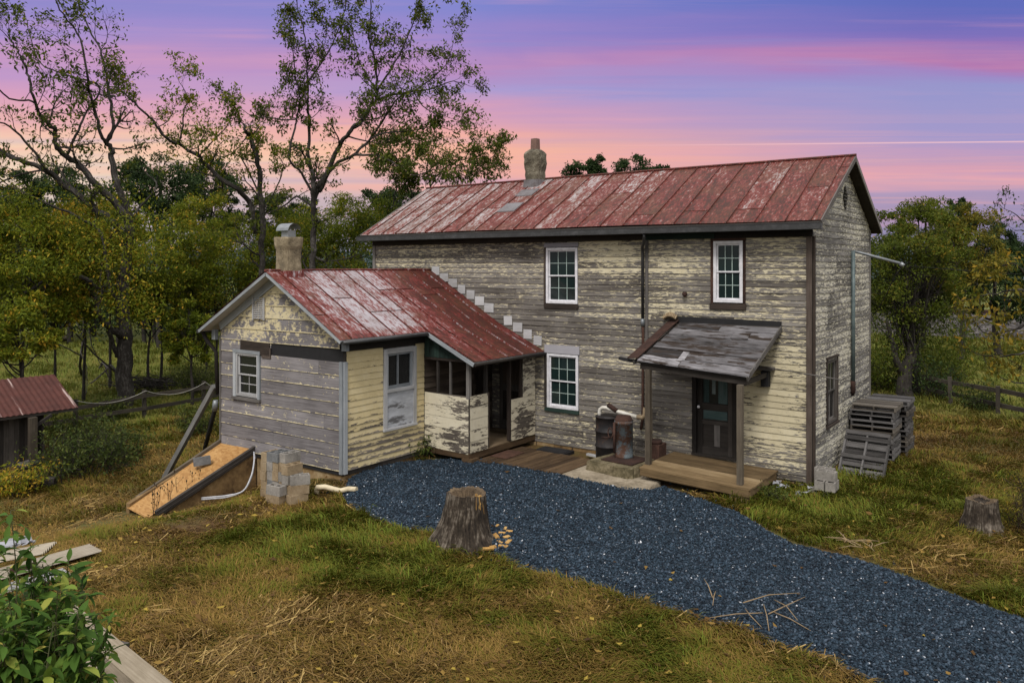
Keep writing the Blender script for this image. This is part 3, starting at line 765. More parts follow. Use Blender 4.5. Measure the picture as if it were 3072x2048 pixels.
# side window, half boarded
w = MB()
for y in (-4.255, -3.235): w.box((WX1 + .02, y, 1.87), (.05, .11, 1.94))
w.box((WX1 + .022, -3.745, 2.785), (.055, .91, .13)); w.box((WX1 + .028, -3.745, 1.835), (.07, .91, .07)); w.box((WX1 + .028, -3.745, .915), (.075, 1.16, .05))
wd = w.build('window', M['trim_white'], house, 'small window with its lower half boarded over')
w = MB(); w.box((WX1 + .006, -3.745, 1.37), (.02, .91, .86)); w.build('boarded_panel', M['plywood'], wd, 'cracked white plywood over the lower sash')
w = MB()
for y in (-4.165, -3.325): w.box((WX1 - .02, y, 2.3), (.05, .075, .85))
w.box((WX1 - .02, -3.745, 2.70), (.05, .76, .06)); w.box((WX1 - .02, -3.745, 1.91), (.05, .76, .08)); w.box((WX1 - .012, -3.80, 2.3), (.04, .035, .74)); w.build('sash', M['trim_blue'], wd)
w = MB(); w.face([(WX1 - .03, -4.13, 1.94), (WX1 - .03, -3.36, 1.94), (WX1 - .03, -3.36, 2.68), (WX1 - .03, -4.13, 2.68)]); w.build('pane', M['old_glass'], wd)
w = MB(); w.box((WX1 - .12, -3.75, 1.87), (.02, 1.12, 1.9)); w.build('room_dark_sheet', M['dark'], wd)  # near-black sheet standing for the unlit room behind the pane

# enclosed porch in the corner
mb = MB()
def pa_cream(u, z): return .62 - .32 * gauss(u, z, -7.5, 1.35, .45, .30) - .28 * gauss(u, z, -7.6, .7, .5, .3)
siding(mb, (0, PY, 0), (1, 0, 0), (0, -1, 0), WX1 + .03, PX - .02, .30, 1.66, .272, (), None, pa_cream, lambda u, z: -.03 * ss(-8.7, -7.3, u) + .004 * mnoise.noise(Vector((u * 2, z, 0))), 5, 6, .012, .003)
mb.box((lerp(WX1, PX, .5), PY + .03, .98), (1.42, .04, 1.36), rnd=.3, pa=.2)
pw = mb.build('porch_wall', M['porch_board'], house)
mb = MB()
def pa_right(u, z): return .74 - .2 * gauss(u, z, -2.4, .35, .5, .2) - .33 * gauss(u, z, -.5, .65, .6, .45) - .1 * gauss(u, z, -.5, 1.9, .5, .4)
siding(mb, (PX, 0, 0), (0, 1, 0), (1, 0, 0), PY + .02, -2.13, .29, 1.665, .275, (), None, pa_right, lambda u, z: 0, 5, 6, .012, .003, 8)
mb.box((PX - .03, (PY - 2.13) / 2, .98), (.04, .72, 1.36), rnd=.3, pa=.2)
mb.build('porch_wall', M['porch_board'], house)
mb = MB()
siding(mb, (PX, 0, 0), (0, 1, 0), (1, 0, 0), -1.172, -.03, .29, 1.36, .268, (), None, pa_right, lambda u, z: 0, 5, 6, .012, .003, 14)
siding(mb, (PX, 0, 0), (0, 1, 0), (1, 0, 0), -.62, -.03, 1.362, 2.42, .265, (), None, lambda u, z: .5, lambda u, z: 0, 5, 6, .012, .003, 17)
mb.box((PX - .03, -.6, .83), (.04, 1.12, 1.06), rnd=.3, pa=.2); mb.box((PX - .03, -.32, 1.9), (.04, .58, 1.06), rnd=.3, pa=.2)
mb.build('porch_wall', M['porch_board'], house)
for p, m_, w_ in (((PX - .05, PY + .04, 0), 'grey_wood', .09), ((PX - .05, -2.15, 0), 'dark_wood', .08), ((-8.28, PY + .04, 0), 'dark_wood', .055), ((-7.87, PY + .04, 0), 'grey_wood', .05)):
    mb = MB(); mb.box((p[0], p[1], 2.06), (w_, w_, .92)); mb.build('porch_post', M[m_], house)
mb = MB(); mb.box((PX - .03, -1.19, 1.37), (.09, .07, 2.1)); mb.box((PX - .05, -.66, 1.9), (.06, .05, 1.06)); mb.box((PX - .04, -2.09, 1.0), (.07, .06, 1.36)); mb.build('door_jamb', M['brown_trim'], house)
mb = MB(); mb.box((PX - .04, (PY) / 2, 2.50), (.09, 2.84, .16)); mb.box((lerp(WX1, PX, .5), PY + .03, 2.52), (1.44, .08, .075)); mb.build('porch_header', M['brown_trim'], house)
mb = MB()                                                      # green boarded triangle over the screens
xs = [lerp(WX1 + .03, PX + .02, k / 9) for k in range(10)]
for a, b in zip(xs, xs[1:]):
    za, zb = [3.27 - (x + 8.41) * .452 - .13 if x > -8.41 else 3.13 for x in (a, b)]
    r = U(0, 1)
    mb.face([(a, PY - .02, 2.555), (b - .004, PY - .02, 2.545), (b - .004, PY - .02, zb), (a, PY - .02, za)], [(2.55, a), (2.55, b), (zb, b), (za, a)], r)
mb.build('porch_gable', M['green'], house)
mb = MB()
for k in range(10):
    y = PY + .14 + k * .285
    mb.box((lerp(WX1, PX, .5), y, .285), (1.44, .28, .03))
fl = mb.build('porch_floor', M['floor'], house)
mb = MB(); mb.box((PX - .03, PY / 2, .20), (.05, 2.84, .15)); mb.box((lerp(WX1, PX, .5), PY + .02, .22), (1.44, .05, .13)); mb.box((PX - .06, PY + .12, .02), (.3, .3, .28)); mb.build('porch_sill', M['walk'], house)
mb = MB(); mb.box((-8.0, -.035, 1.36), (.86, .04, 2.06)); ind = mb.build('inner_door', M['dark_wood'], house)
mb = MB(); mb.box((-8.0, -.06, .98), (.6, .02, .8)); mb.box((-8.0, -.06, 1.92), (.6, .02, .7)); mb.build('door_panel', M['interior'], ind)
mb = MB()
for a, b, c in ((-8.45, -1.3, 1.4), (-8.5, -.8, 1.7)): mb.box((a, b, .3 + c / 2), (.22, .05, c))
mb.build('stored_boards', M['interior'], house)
mb = MB(); mb.tube([(-7.9, -1.4, 2.62), (-7.9, -1.4, 2.5), (-7.9, -1.4, 2.44), (-7.9, -1.4, 2.37)], [.02, .03, .05, .02], 10); mb.build('bare_bulb', M['fresh_wood'], house)

# wing roof
RXM, RZW = -11.01, 4.70
YS = [-5.925, -5.58, -4.89, -4.22, -3.54, -3.05, -2.40, -1.72, -1.02, -.40, -.01]
def wz(x):
    if x < RXM: return RZW - (RXM - x) * (1.50 / 2.75)
    if x < -8.41: return RZW - (x - RXM) * WSL
    return 3.20 - (x + 8.41) * .452
def wsag(x, y): return .015 * mnoise.noise(Vector((x * .6, y * .5, 7.3)))
def pa_wing(x, y):
    w_ = .72 - .48 * ss(-2.9, -1.6, y) - .22 * ss(-5.3, -5.9, y)
    if x > -8.6: w_ = min(w_, .42 - .18 * ss(-2.4, -1.4, y))
    return w_ + .05 * math.sin(y * 7)
mb = MB()
for j in range(len(YS) - 1):
    a, b = YS[j], YS[j + 1]
    xe = -8.41 if b <= -3.0 else -6.95
    for side in (0, 1):
        xsx = [lerp(RXM, -8.41, k / 9) for k in range(10)] + ([lerp(-8.41, -6.95, k / 5) for k in range(1, 6)] if xe > -8 else []) if side == 0 else [lerp(RXM, -13.76, k / 8) for k in range(9)]
        cut = random.choice([3, 4, 6, 99]); r0, r1 = U(0, 1), U(0, 1)
        for k in range(len(xsx) - 1):
            p, q = xsx[k], xsx[k + 1]
            r = r0 if k < cut else r1
            P = [(p, a), (q, a), (q, b), (p, b)]
            lift = .005 if k < cut else 0
            mb.face([(x, y, wz(x) + wsag(x, y) + lift) for x, y in P], [(y, abs(x - RXM) * 1.15) for x, y in P], r, [pa_wing(x, y) for x, y in P])
            if k == cut: mb.beam((p, a + .02, wz(p) + wsag(p, a) + .008), (p, b - .02, wz(p) + wsag(p, b) + .008), .02, .01, rnd=.2, pa=.25)
            if j: mb.beam((p, a, wz(p) + wsag(p, a) + .016), (q, a, wz(q) + wsag(q, a) + .016), .014, .034, rnd=U(0, .5), pa=.36 if a < -2.2 else .62)
mb.tube([(RXM, y, RZW + wsag(RXM, y) + .015) for y in YS], .03, 8, pa=.4)
wr = mb.build('wing_roof', M['tin_wing'], house)
mb = MB()
def slab(mb, pts, t):
    lo = [(p[0], p[1], p[2] - t) for p in pts]
    mb.face(pts); mb.face(lo[::-1])
    for i in range(len(pts)):
        j = (i + 1) % len(pts); mb.face([pts[i], lo[i], lo[j], pts[j]])
e_ = .025
slab(mb, [(RXM, -5.88, RZW - e_), (RXM, 0, RZW - e_), (-13.74, 0, wz(-13.74) - e_), (-13.74, -5.88, wz(-13.74) - e_)], .05)
slab(mb, [(RXM, -5.88, RZW - e_), (-8.43, -5.88, wz(-8.43) - e_), (-8.43, -.004, wz(-8.43) - e_), (RXM, -.004, RZW - e_)], .05)
slab(mb, [(-8.428, -3.04, wz(-8.428) - e_ - .004), (-6.97, -3.04, wz(-6.97) - e_ - .004), (-6.97, -.004, wz(-6.97) - e_ - .004), (-8.428, -.004, wz(-8.428) - e_ - .004)], .045)
mb.build('roof_deck', M['trim_white'], wr)
for (xa, xb) in ((RXM, -13.75), (RXM, -8.42)):
    mb = MB(); mb.beam((xa, -5.895, wz(xa) - .072), (xb, -5.895, wz(xb) - .066), .025, .075); mb.build('rake_board', M['trim_blue'], wr)
    xe = xb + (.45 if xb < -9 else -.3)
    mb = MB(); mb.beam((xa, WY0 - .03, wz(xa) - .19), (xe, WY0 - .03, wz(xe) - .19), .03, .20); mb.build('frieze_board', M['trim_blue'], wr)
for x, s_x in ((-8.60, 1), (-13.45, -1)):
    mb = MB(); mb.box((x + s_x * .02, WY0 - .06, 3.05), (.14, .10, .26)); mb.build('cornice_return', M['trim_blue'], wr)
mb = MB(); mb.beam((-8.42, -3.055, wz(-8.42) - .08), (-6.96, -3.055, wz(-6.96) - .08), .028, .09); mb.build('rake_board', M['trim_blue'], wr)
mb = MB(); mb.tube([(-8.375, -5.88, 3.13), (-8.375, -3.1, 3.13)], .042, 10); mb.build('gutter', M['gutter'], house)
mb = MB(); mb.tube([(-13.80, -5.9, 3.135), (-13.80, -.1, 3.135)], .05, 10); mb.build('gutter', M['gutter'], house)
mb = MB(); mb.tube([(-6.92, -3.05, 2.475), (-6.92, -.05, 2.475)], .042, 10); mb.build('gutter', M['frieze'], house)
for k in range(12):                                            # step flashing up the main wall
    t = (k + .5) / 12
    x = lerp(-11.02, -7.05, t); z = lerp(4.72, 2.70, t)
    if k == 7: continue
    mb = MB(); mb.box((x + .05, -.028 - .004 * (k % 2), z + .03 + U(-.02, .02)), (.29 + U(-.03, .04), .006, .25), Matrix.Rotation(U(-.06, .1), 3, 'Y')); mb.build('flashing', M['trim_white'], house)
# wing chimney with its metal cowl
mb = MB(); rings_solid(mb, -11.02, -5.22, [(4.3, .255), (4.75, .255), (5.0, .245), (5.2, .25), (5.3, .275), (5.48, .295), (5.52, .285)], 26, 4.5, .016)
ch2 = mb.build('chimney', M['chimney_render'], house, 'stubby rendered chimney with a metal cowl on the wing')
mb = MB(); mb.box((-11.02, -5.22, 5.60), (.24, .24, .17))
for k in range(8):
    a0, a1 = math.pi * (k / 8) * .85 + .1, math.pi * ((k + 1) / 8) * .85 + .1
    for (r_) in (.20,):
        p = [(-11.02 - .23, -5.22 - math.cos(a0) * r_, 5.66 + math.sin(a0) * .20), (-11.02 + .23, -5.22 - math.cos(a0) * r_, 5.66 + math.sin(a0) * .20),
             (-11.02 + .23, -5.22 - math.cos(a1) * r_, 5.66 + math.sin(a1) * .20), (-11.02 - .23, -5.22 - math.cos(a1) * r_, 5.66 + math.sin(a1) * .20)]
        mb.face(p); mb.face([(q[0], q[1], q[2] - .008) for q in p[::-1]])
mb.build('cowl', M['galv'], ch2)
mb = MB(); rings_solid(mb, -11.02, -5.22, [(4.42, .31), (4.60, .285), (4.70, .262)], 16, 10, .02); mb.build('flashing', M['tin_wing'], ch2)
# left rear downspout of the wing, in two broken lengths
mb = MB(); mb.tube([(-13.80, -5.75, 3.1), (-13.70, -5.7, 2.9), (-13.47, -5.58, 2.6), (-13.40, -5.58, 1.5)], .05, 10); mb.build('downspout', M['frieze'], house)
mb = MB(); mb.tube([(-13.41, -5.62, 1.22), (-13.5, -5.6, 1.08), (-15.3, -4.9, -.95)], .055, 10); mb.build('downspout', M['black'], house, 'fallen dark length of downspout leaning to the ground')
mb = MB(); mb.tube([(-13.40, -5.64, 1.36), (-13.41, -5.64, 1.22), (-13.46, -5.63, 1.10)], [.06, .075, .07], 10); mb.build('elbow', M['galv'], house)

# ---------------- stoop with its canopy
CY = -1.62
def cz(x, y): return lerp(3.46, lerp(2.66, 2.49, (x + 3.55) / 2.7), -y / 1.62)
mb = MB()
rows = [0, -.27, -.52, -.80, -1.08, -1.36, -1.62]
for i in range(6):
    ya, yb = rows[i], rows[i + 1]
    x0, x1 = lerp(-3.05, -3.45, i / 6), lerp(-.66, -.86, i / 6)
    brk = sorted([x0, x1] + [U(x0 + .5, x1 - .5) for _ in range(random.choice([0, 1, 1, 2]))])
    for a, b in zip(brk, brk[1:]):
        r = U(0, 1); n = 9; lift = .014 * (i % 2) + U(0, .012)
        for k in range(n):
            u0_, u1_ = lerp(a, b, k / n), lerp(a, b, (k + 1) / n) - (.006 if k == n - 1 else 0)
            j0, j1 = (.035 * mnoise.noise(Vector((u0_ * 3, i, 1))), .035 * mnoise.noise(Vector((u1_ * 3, i, 1))))
            pts = [(u0_, yb + j0 - .02, cz(u0_, yb) + .035 + lift), (u1_, yb + j1 - .02, cz(u1_, yb) + .035 + lift), (u1_, ya - .004, cz(u1_, ya) + .022 + lift * .3), (u0_, ya - .004, cz(u0_, ya) + .022 + lift * .3)]
            mb.face(pts, [(q[0], q[1] * 1.1) for q in pts], r)
            mb.face([(pts[0][0], pts[0][1], pts[0][2] - .03), (pts[1][0], pts[1][1], pts[1][2] - .03), pts[1], pts[0]], [(u0_, 0), (u1_, 0), (u1_, .03), (u0_, .03)], r)
can = mb.build('canopy_roof', M['shingle'], house)
mb = MB()
pts = [(-3.06, -.05, cz(-3.06, 0)), (-.68, -.05, cz(-.68, 0)), (-.88, CY + .03, cz(-.88, CY)), (-3.44, CY + .03, cz(-3.44, CY))]
slab(mb, [(p[0], p[1], p[2] + .006) for p in pts], .03)
mb.build('canopy_deck', M['dark_wood'], can)
mb = MB()
for i, (a, b) in enumerate((((-3.34, -.02, 3.52), (-3.64, CY - .02, 2.74)),)):
    mb.face([a, (a[0] + .27, a[1], a[2] + .03), (b[0] + .27, b[1], b[2] + .02), b], None, .3)
    mb.face([(b[0] + .27, b[1], b[2]), (a[0] + .27, a[1], a[2] + .01), (a[0], a[1], a[2] - .02), (b[0], b[1], b[2] - .02)], None, .3)
    mb.face([b, (b[0] + .27, b[1], b[2] + .02), (b[0] + .27, b[1], b[2]), (b[0], b[1], b[2] - .02)], None, .3)
mb.build('valley_tin', M['rust'], can, 'rusty tin strip down the left edge')
mb = MB()
for k in range(9):
    t = k / 8; mb.tube([(-3.46 + t * .32, -.03, 3.54 + .10 * math.sin(t * 3)), (-3.44 + t * .32, -.12, 3.62 + .08 * math.sin(t * 3)), (-3.42 + t * .30, -.20, 3.55 + .06 * math.sin(t * 3))], .022, 6)
mb.build('curled_tin', M['block_tan'], can, 'curled ribbed scrap of rusty tin at the top corner')
mb = MB(); mb.box((-1.90, -.03, 3.52), (2.48, .03, .16), Matrix.Rotation(.012, 3, 'Y')); mb.build('flashing', M['black'], can)
mb = MB(); mb.beam((-.87, CY - .03, cz(-.87, CY) - .02), (-.655, -.05, cz(-.66, 0) - .02), .03, .10); mb.build('rake_board', M['grey_wood'], can)
mb = MB(); mb.beam((-3.5, CY + .02, 2.62), (-3.1, -.05, 3.40), .03, .08); mb.build('rake_board', M['grey_wood'], can)
mb = MB(); mb.beam((-3.36, CY + .12, 2.56), (-.92, CY + .12, 2.40), .09, .13); mb.beam((-3.16, CY + .12, 2.5), (-3.14, -.05, 2.5), .05, .10); mb.beam((-.98, CY + .12, 2.36), (-.96, -.05, 2.4), .05, .10); mb.build('canopy_beam', M['frieze'], house)
mb = MB(); mb.beam((-3.9, CY + .1, 2.70), (-3.45, CY + .1, 2.64), .10, .06); mb.build('canopy_outrigger', M['black'], house)
for (x, y, z0, z1) in ((-3.15, -1.56, .36, 2.50), (-.985, -1.73, .30, 2.36)):
    mb = MB(); mb.box((x, y, (z0 + z1) / 2), (.115, .115, z1 - z0)); mb.build('canopy_post', M['post'], house)
mb = MB()
tilt = Matrix.Rotation(math.atan2(.085, 2.47), 3, 'Y')
for k in range(9):
    y = -1.80 + k * .205
    mb.box((-1.96, y, .315 + U(-.004, .004)), (2.50 + U(-.03, .03), .198, .035), tilt)
dk = mb.build('stoop_deck', M['deck'], house)
mb = MB()
mb.box((-1.965, -1.885, .225), (2.44, .04, .15), tilt); mb.box((-.745, -1.02, .185), (.04, 1.7, .14)); mb.box((-3.16, -1.0, .26), (.04, 1.7, .14)); mb.box((-2.1, -1.55, .10), (2.2, .1, .12), tilt)
mb.build('joist', M['deck'], dk)
mb = MB(); mb.box((-.98, -1.68, .06), (.38, .36, .24)); mb.build('pier', M['block_tan'], dk)
# ================================================================== GROUND, DRIVE, GRASS
def vnoise(x, y, seed):
    """value noise on arrays"""
    rs = np.random.default_rng(seed); T = rs.random((256, 256))
    xi, yi = np.floor(x).astype(int), np.floor(y).astype(int)
    fx, fy = x - xi, y - yi
    fx, fy = fx * fx * (3 - 2 * fx), fy * fy * (3 - 2 * fy)
    g = lambda a, b: T[a % 256, b % 256]
    return (g(xi, yi) * (1 - fx) + g(xi + 1, yi) * fx) * (1 - fy) + (g(xi, yi + 1) * (1 - fx) + g(xi + 1, yi + 1) * fx) * fy
def fbm(x, y, sc, seed, o=4):
    r = np.zeros_like(x); a = .5; tot = 0
    for k in range(o):
        r += a * vnoise(x * sc * 2 ** k, y * sc * 2 ** k, seed + k); tot += a; a *= .55
    return r / tot
def gz_arr(x, y):
    t = np.clip((x + 8.6) / (-14.0 + 8.6), 0, 1)
    return -1.0 * t * t * (3 - 2 * t) - .13 * np.exp(-((x + 10.9) / 1.3) ** 2 - ((y + 8.0) / 1.5) ** 2)

def axis(lo, a, b, hi, st):
    m = list(np.arange(a, b, st)); l, s_ = [], st
    p = a
    while p > lo: s_ *= 1.25; p -= s_; l.append(p)
    r, s_, p = [], st, m[-1]
    while p < hi: s_ *= 1.25; p += s_; r.append(p)
    return np.array(l[::-1] + m + r)
gx, gy = axis(-420, -32, 14, 300, .45), axis(-60, -20, 26, 620, .45)
V = np.array([(x, y, ground_z(x, y)) for y in gy for x in gx], dtype=np.float32)
nx_ = len(gx)
I = np.arange(nx_ - 1)[None, :] + nx_ * np.arange(len(gy) - 1)[:, None]
Fq = np.stack([I, I + 1, I + 1 + nx_, I + nx_], -1).reshape(-1, 4)
s = SN('dry_lawn')
P_ = s.pos()
a = s.noise(P_, .55, 5, .6); b = s.noise(P_, 3.2, 6, .65); c = s.noise(s.scale(P_, (1, 1, 1)), 22, 5, .7)
soil = s.ramp(s.add(s.mul(b, .5), s.mul(c, .6), -.05), [(.25, (.026, .014, .006)), (.5, (.088, .048, .017)), (.8, (.18, .11, .042))])
grn = s.ramp(s.add(s.mul(b, .4), s.mul(c, .6)), [(.3, (.045, .045, .013)), (.6, (.115, .11, .026)), (.85, (.18, .17, .05))])
far = s.ramp(s.math('DIVIDE', s.xyz(P_)[1], 40.0), [(.12, 0.0), (.5, 1.0)])
gm = s.math('MAXIMUM', s.ramp(a, [(.42, 0.0), (.62, 1.0)]), s.mul(far, .75))
colm = s.ramp(s.add(s.mul(b, .4), s.mul(c, .6)), [(.3, (.06, .065, .015)), (.6, (.14, .16, .03)), (.85, (.2, .21, .05))])  # field green raised to make up for the shade of the trees
farl = s.ramp(s.math('DIVIDE', s.math('MULTIPLY', s.xyz(P_)[0], -1.0), 60.0), [(.26, 0.0), (.42, 1.0)])
gm = s.math('MAXIMUM', gm, s.mul(farl, .8))
colg = s.mix(s.math('MAXIMUM', s.ramp(s.math('DIVIDE', s.xyz(P_)[1], 40.0), [(.27, 0.0), (.35, 1.0)]), farl), s.mix(gm, soil, grn), colm)
M['lawn'] = s.done(colg, .95, s.bump(c, .8, .03))
ground = setting(np_mesh('ground', V, Fq, M['lawn'], per=4, smooth=True))

# gravel drive: outline read off the photo, laid on the ground
DR = [(1038, 1448), (1090, 1404), (1240, 1386), (1430, 1376), (1515, 1390), (1685, 1425), (1830, 1458), (1945, 1474), (1990, 1458), (2090, 1496), (2220, 1541), (2300, 1587), (2390, 1627), (2480, 1648), (2560, 1666), (2678, 1705), (2810, 1757), (2940, 1808), (3072, 1855),
      (3400, 1990), (3400, 2300), (2800, 2200), (2600, 2048), (2482, 1987), (2350, 1954), (2220, 1882), (2090, 1856), (1933, 1810), (1802, 1764), (1672, 1732), (1545, 1700), (1490, 1668), (1400, 1640), (1293, 1600), (1202, 1588), (1110, 1556), (1045, 1518), (1026, 1478)]
poly = np.array([(p.x, p.y) for p in (on_ground(*q) for q in DR)])
def inside(x, y):
    r = np.zeros(x.shape, bool); n = len(poly)
    for i in range(n):
        x1, y1 = poly[i]; x2, y2 = poly[(i + 1) % n]
        c_ = ((y1 > y) != (y2 > y)) & (x < (x2 - x1) * (y - y1) / (y2 - y1 + 1e-12) + x1)
        r ^= c_
    return r
def edist(x, y):
    d = np.full(x.shape, 1e9)
    for i in range(len(poly)):
        a_, b_ = poly[i], poly[(i + 1) % len(poly)]
        ab = b_ - a_
        t = np.clip(((x - a_[0]) * ab[0] + (y - a_[1]) * ab[1]) / (ab @ ab), 0, 1)
        d = np.minimum(d, np.hypot(x - a_[0] - t * ab[0], y - a_[1] - t * ab[1]))
    return np.where(inside(x, y), d, -d)
def gravel_h(x, y):
    d = edist(x, y) + .10 * (fbm(x, y, 2.5, 91) - .5)
    return gz_arr(x, y) + np.clip(d * .30, -.08, .075) + .04 * (fbm(x, y, .8, 92) - .5) + .012 * (fbm(x, y, 7, 93) - .5) * (d > 0)
lo, hi = poly.min(0) - .3, poly.max(0) + .3
ax, ay = np.arange(lo[0], hi[0], .09), np.arange(lo[1], hi[1], .09)
X, Y = np.meshgrid(ax, ay); H = gravel_h(X, Y); D = edist(X, Y)
V = np.stack([X, Y, H], -1).reshape(-1, 3)
n1 = len(ax); I = (np.arange(n1 - 1)[None, :] + n1 * np.arange(len(ay) - 1)[:, None]).ravel()
ok = (D.ravel()[I] > -.25)
I = I[ok]; Fq = np.stack([I, I + 1, I + 1 + n1, I + n1], -1)
s = SN('blue_grey_gravel')
P_ = s.pos()
v1 = s.n('ShaderNodeTexVoronoi'); s.set(v1.inputs['Vector'], P_); v1.inputs['Scale'].default_value = 34
cc = s.xyz(v1.outputs['Color'])
col = s.ramp(cc[0], [(0, (.006, .010, .017)), (.5, (.014, .027, .042)), (.95, (.030, .052, .078)), (.98, (.08, .10, .13)), (1, (.38, .41, .45))])
col = s.mix(s.mul(s.noise(P_, .9, 4), .4), col, (.014, .024, .038))
M['gravel'] = s.done(col, .85, s.bump(s.math('SUBTRACT', 1.0, v1.outputs['Distance']), 1.0, .025))
gravel = setting(np_mesh('gravel_drive', V, Fq, M['gravel'], per=4, smooth=True))

def scatter(n, tmin, tmax, pw, lat=.70):
    """random ground spots in front of the house, thinner with distance"""
    u = RNG.random(n)
    t = (tmin ** (1 - pw) + u * (tmax ** (1 - pw) - tmin ** (1 - pw))) ** (1 / (1 - pw))
    l = (RNG.random(n) * 2 - 1) * lat
    return CAM[0] + t * (l * RX[0] + WY[0]), CAM[1] + t * (l * RX[1] + WY[1]), t

# loose stones on the drive
x, y, t = scatter(190000, 8.2, 21, 1.02, .66)
d = edist(x, y); k = (d > -.55) & ((d > .04) | (RNG.random(len(d)) < .30 * np.exp(np.minimum(d, 0) * 7))); x, y, t, d = x[k], y[k], t[k], d[k]
x, y, t = x[:62000], y[:62000], t[:62000]
n = len(x); cr_ = RNG.random(n); sz = (.009 + .016 * RNG.random(n) ** 2 + .0005 * t) * np.where(cr_ > .983, .72, 1.0)
O = np.array([(1, 0, 0), (0, 1, 0), (-1, 0, 0), (0, -1, 0), (0, 0, 1), (0, 0, -1)], float)
TF = np.array([(0, 1, 4), (1, 2, 4), (2, 3, 4), (3, 0, 4), (1, 0, 5), (2, 1, 5), (3, 2, 5), (0, 3, 5)])
ang = RNG.random(n) * 6.28
pts = O[None] * (np.stack([1 + .6 * RNG.random(n), .8 + .4 * RNG.random(n), .45 + .35 * RNG.random(n)], -1) * sz[:, None])[:, None, :]
pts = pts + RNG.normal(0, .18, pts.shape) * sz[:, None, None]
tx = RNG.normal(0, .35, n); pts[..., 2] += pts[..., 0] * tx[:, None]
ca, sa = np.cos(ang)[:, None], np.sin(ang)[:, None]
px = pts[..., 0] * ca - pts[..., 1] * sa; py = pts[..., 0] * sa + pts[..., 1] * ca
h = np.where(d > -.12, gravel_h(x, y), gz_arr(x, y) + .02) + sz * .3
V = np.stack([px + x[:, None], py + y[:, None], pts[..., 2] + h[:, None]], -1).reshape(-1, 3)
Fq = (TF[None] + 6 * np.arange(n)[:, None, None]).reshape(-1, 3)
s = SN('gravel_chips')
M['chips'] = s.done(s.ramp(s.attr('rnd'), [(0, (.006, .010, .017)), (.45, (.014, .027, .042)), (.80, (.032, .055, .082)), (.980, (.07, .095, .13)), (.988, (.38, .41, .45)), (1, (.62, .64, .68))]), .75, None, 0, .2)
setting(np_mesh('gravel', V, Fq, M['chips'], per=3, rnd=np.repeat(cr_, 6)), 'stuff', 'loose blue-grey gravel with white chips covering the drive', 'gravel')

# grass and straw
def excluded(x, y):
    e = (x > -13.5) & (x < .02) & (y > -.02) & (y < 5.7)
    e |= (x > -13.45) & (x < -8.6) & (y > -5.65) & (y < 0)
    e |= (x > -8.8) & (x < -7.1) & (y > -2.95) & (y < 0)
    e |= (x > -7.4) & (x < -2.7) & (y > -2.65) & (y < .1)
    e |= (x > -3.3) & (x < -.7) & (y > -1.95) & (y < .1)
    e |= (x > -13.6) & (x < -11.6) & (y > -8.15) & (y < -5.5)
    return e
def greenness(x, y):
    g_ = fbm(x, y, .5, 5) * .6 + fbm(x, y, 1.5, 15) * .75 - .17
    g_ += .22 * np.clip((-18 - x) / 6, 0, 1) + .20 * np.clip((y - 9) / 6, 0, 1)
    # greener strips the photo shows: below the ramp and drive edge, along the right wall; strawy foreground
    def bump(px_, py_, r): 
        p = on_ground(px_, py_); return np.exp(-((x - p.x) ** 2 + (y - p.y) ** 2) / r ** 2)
    g_ += .30 * bump(980, 1590, 2.0) + .16 * bump(640, 1640, 1.6) + .22 * bump(1180, 1680, 1.3) + .22 * bump(1450, 1740, 1.2) + .16 * bump(2700, 1560, 2.0) + .26 * bump(2400, 1540, 1.3) + .3 * bump(2760, 1440, 2.6) + .2 * bump(2560, 1540, 1.6) + .12 * bump(1650, 1860, 1.6) + .2 * bump(2050, 1985, 1.0)
    g_ -= .22 * bump(560, 1780, 1.6) + .25 * bump(950, 1960, 2.0) + .12 * bump(1500, 1980, 1.6) + .25 * bump(330, 1570, 1.5) + .22 * bump(880, 1510, 1.0) + .15 * bump(2840, 1640, 1.2)
    return g_
x, y, t = scatter(640000, 8.3, 62, 1.35, .72)
g_ = greenness(x, y)
k = ~excluded(x, y) & (edist(x, y) < -.0) & (RNG.random(len(x)) < np.clip(.40 + g_ * .8, .3, 1))
x, y, t, g_ = x[k], y[k], t[k], g_[k]; n = len(x)
gn = np.clip((g_ - .39) * 2.4, 0, 1)
hgt = (.045 + .07 * RNG.random(n) + gn * .10 * RNG.random(n)) * (1 + .018 * np.clip(t - 10, 0, 30))
tuft = np.clip((fbm(x, y, 2.2, 45) - .62) * 9, 0, 1) * gn; hgt *= 1 + 1.0 * tuft
hgt *= np.where((x > -13.6) & (x < -8.0) & (y > -9.6) & (y < -5.6), .45, 1.0)
wd = .0035 + .00042 * t
lean = hgt * (.5 + 1.5 * RNG.random(n) * (1.4 - gn))
wind = fbm(x, y, .8, 60) * 9
an = wind + RNG.normal(0, .9, n); lx, ly = np.cos(an) * lean, np.sin(an) * lean
bx_, by_ = -np.sin(an) * wd, np.cos(an) * wd
z0 = gz_arr(x, y) - .01
mx, my, mz = x + lx * .4, y + ly * .4, z0 + hgt * .72
V = np.stack([np.stack([x - bx_, y - by_, z0], -1), np.stack([x + bx_, y + by_, z0], -1), np.stack([mx + bx_ * .7, my + by_ * .7, mz], -1), np.stack([mx - bx_ * .7, my - by_ * .7, mz], -1), np.stack([x + lx, y + ly, z0 + hgt * (1.0 - .35 * RNG.random(n))], -1)], 1).reshape(-1, 3)
B5 = 5 * np.arange(n)[:, None, None]
Fq = (np.array([(0, 1, 2), (0, 2, 3), (3, 2, 4)])[None] + B5).reshape(-1, 3)
cv = np.clip(.12 + .60 * gn + RNG.normal(0, .19, n), 0, 1)
cv = np.where(RNG.random(n) < .12 * (1 - gn) + .03, .02 + .2 * RNG.random(n), cv)
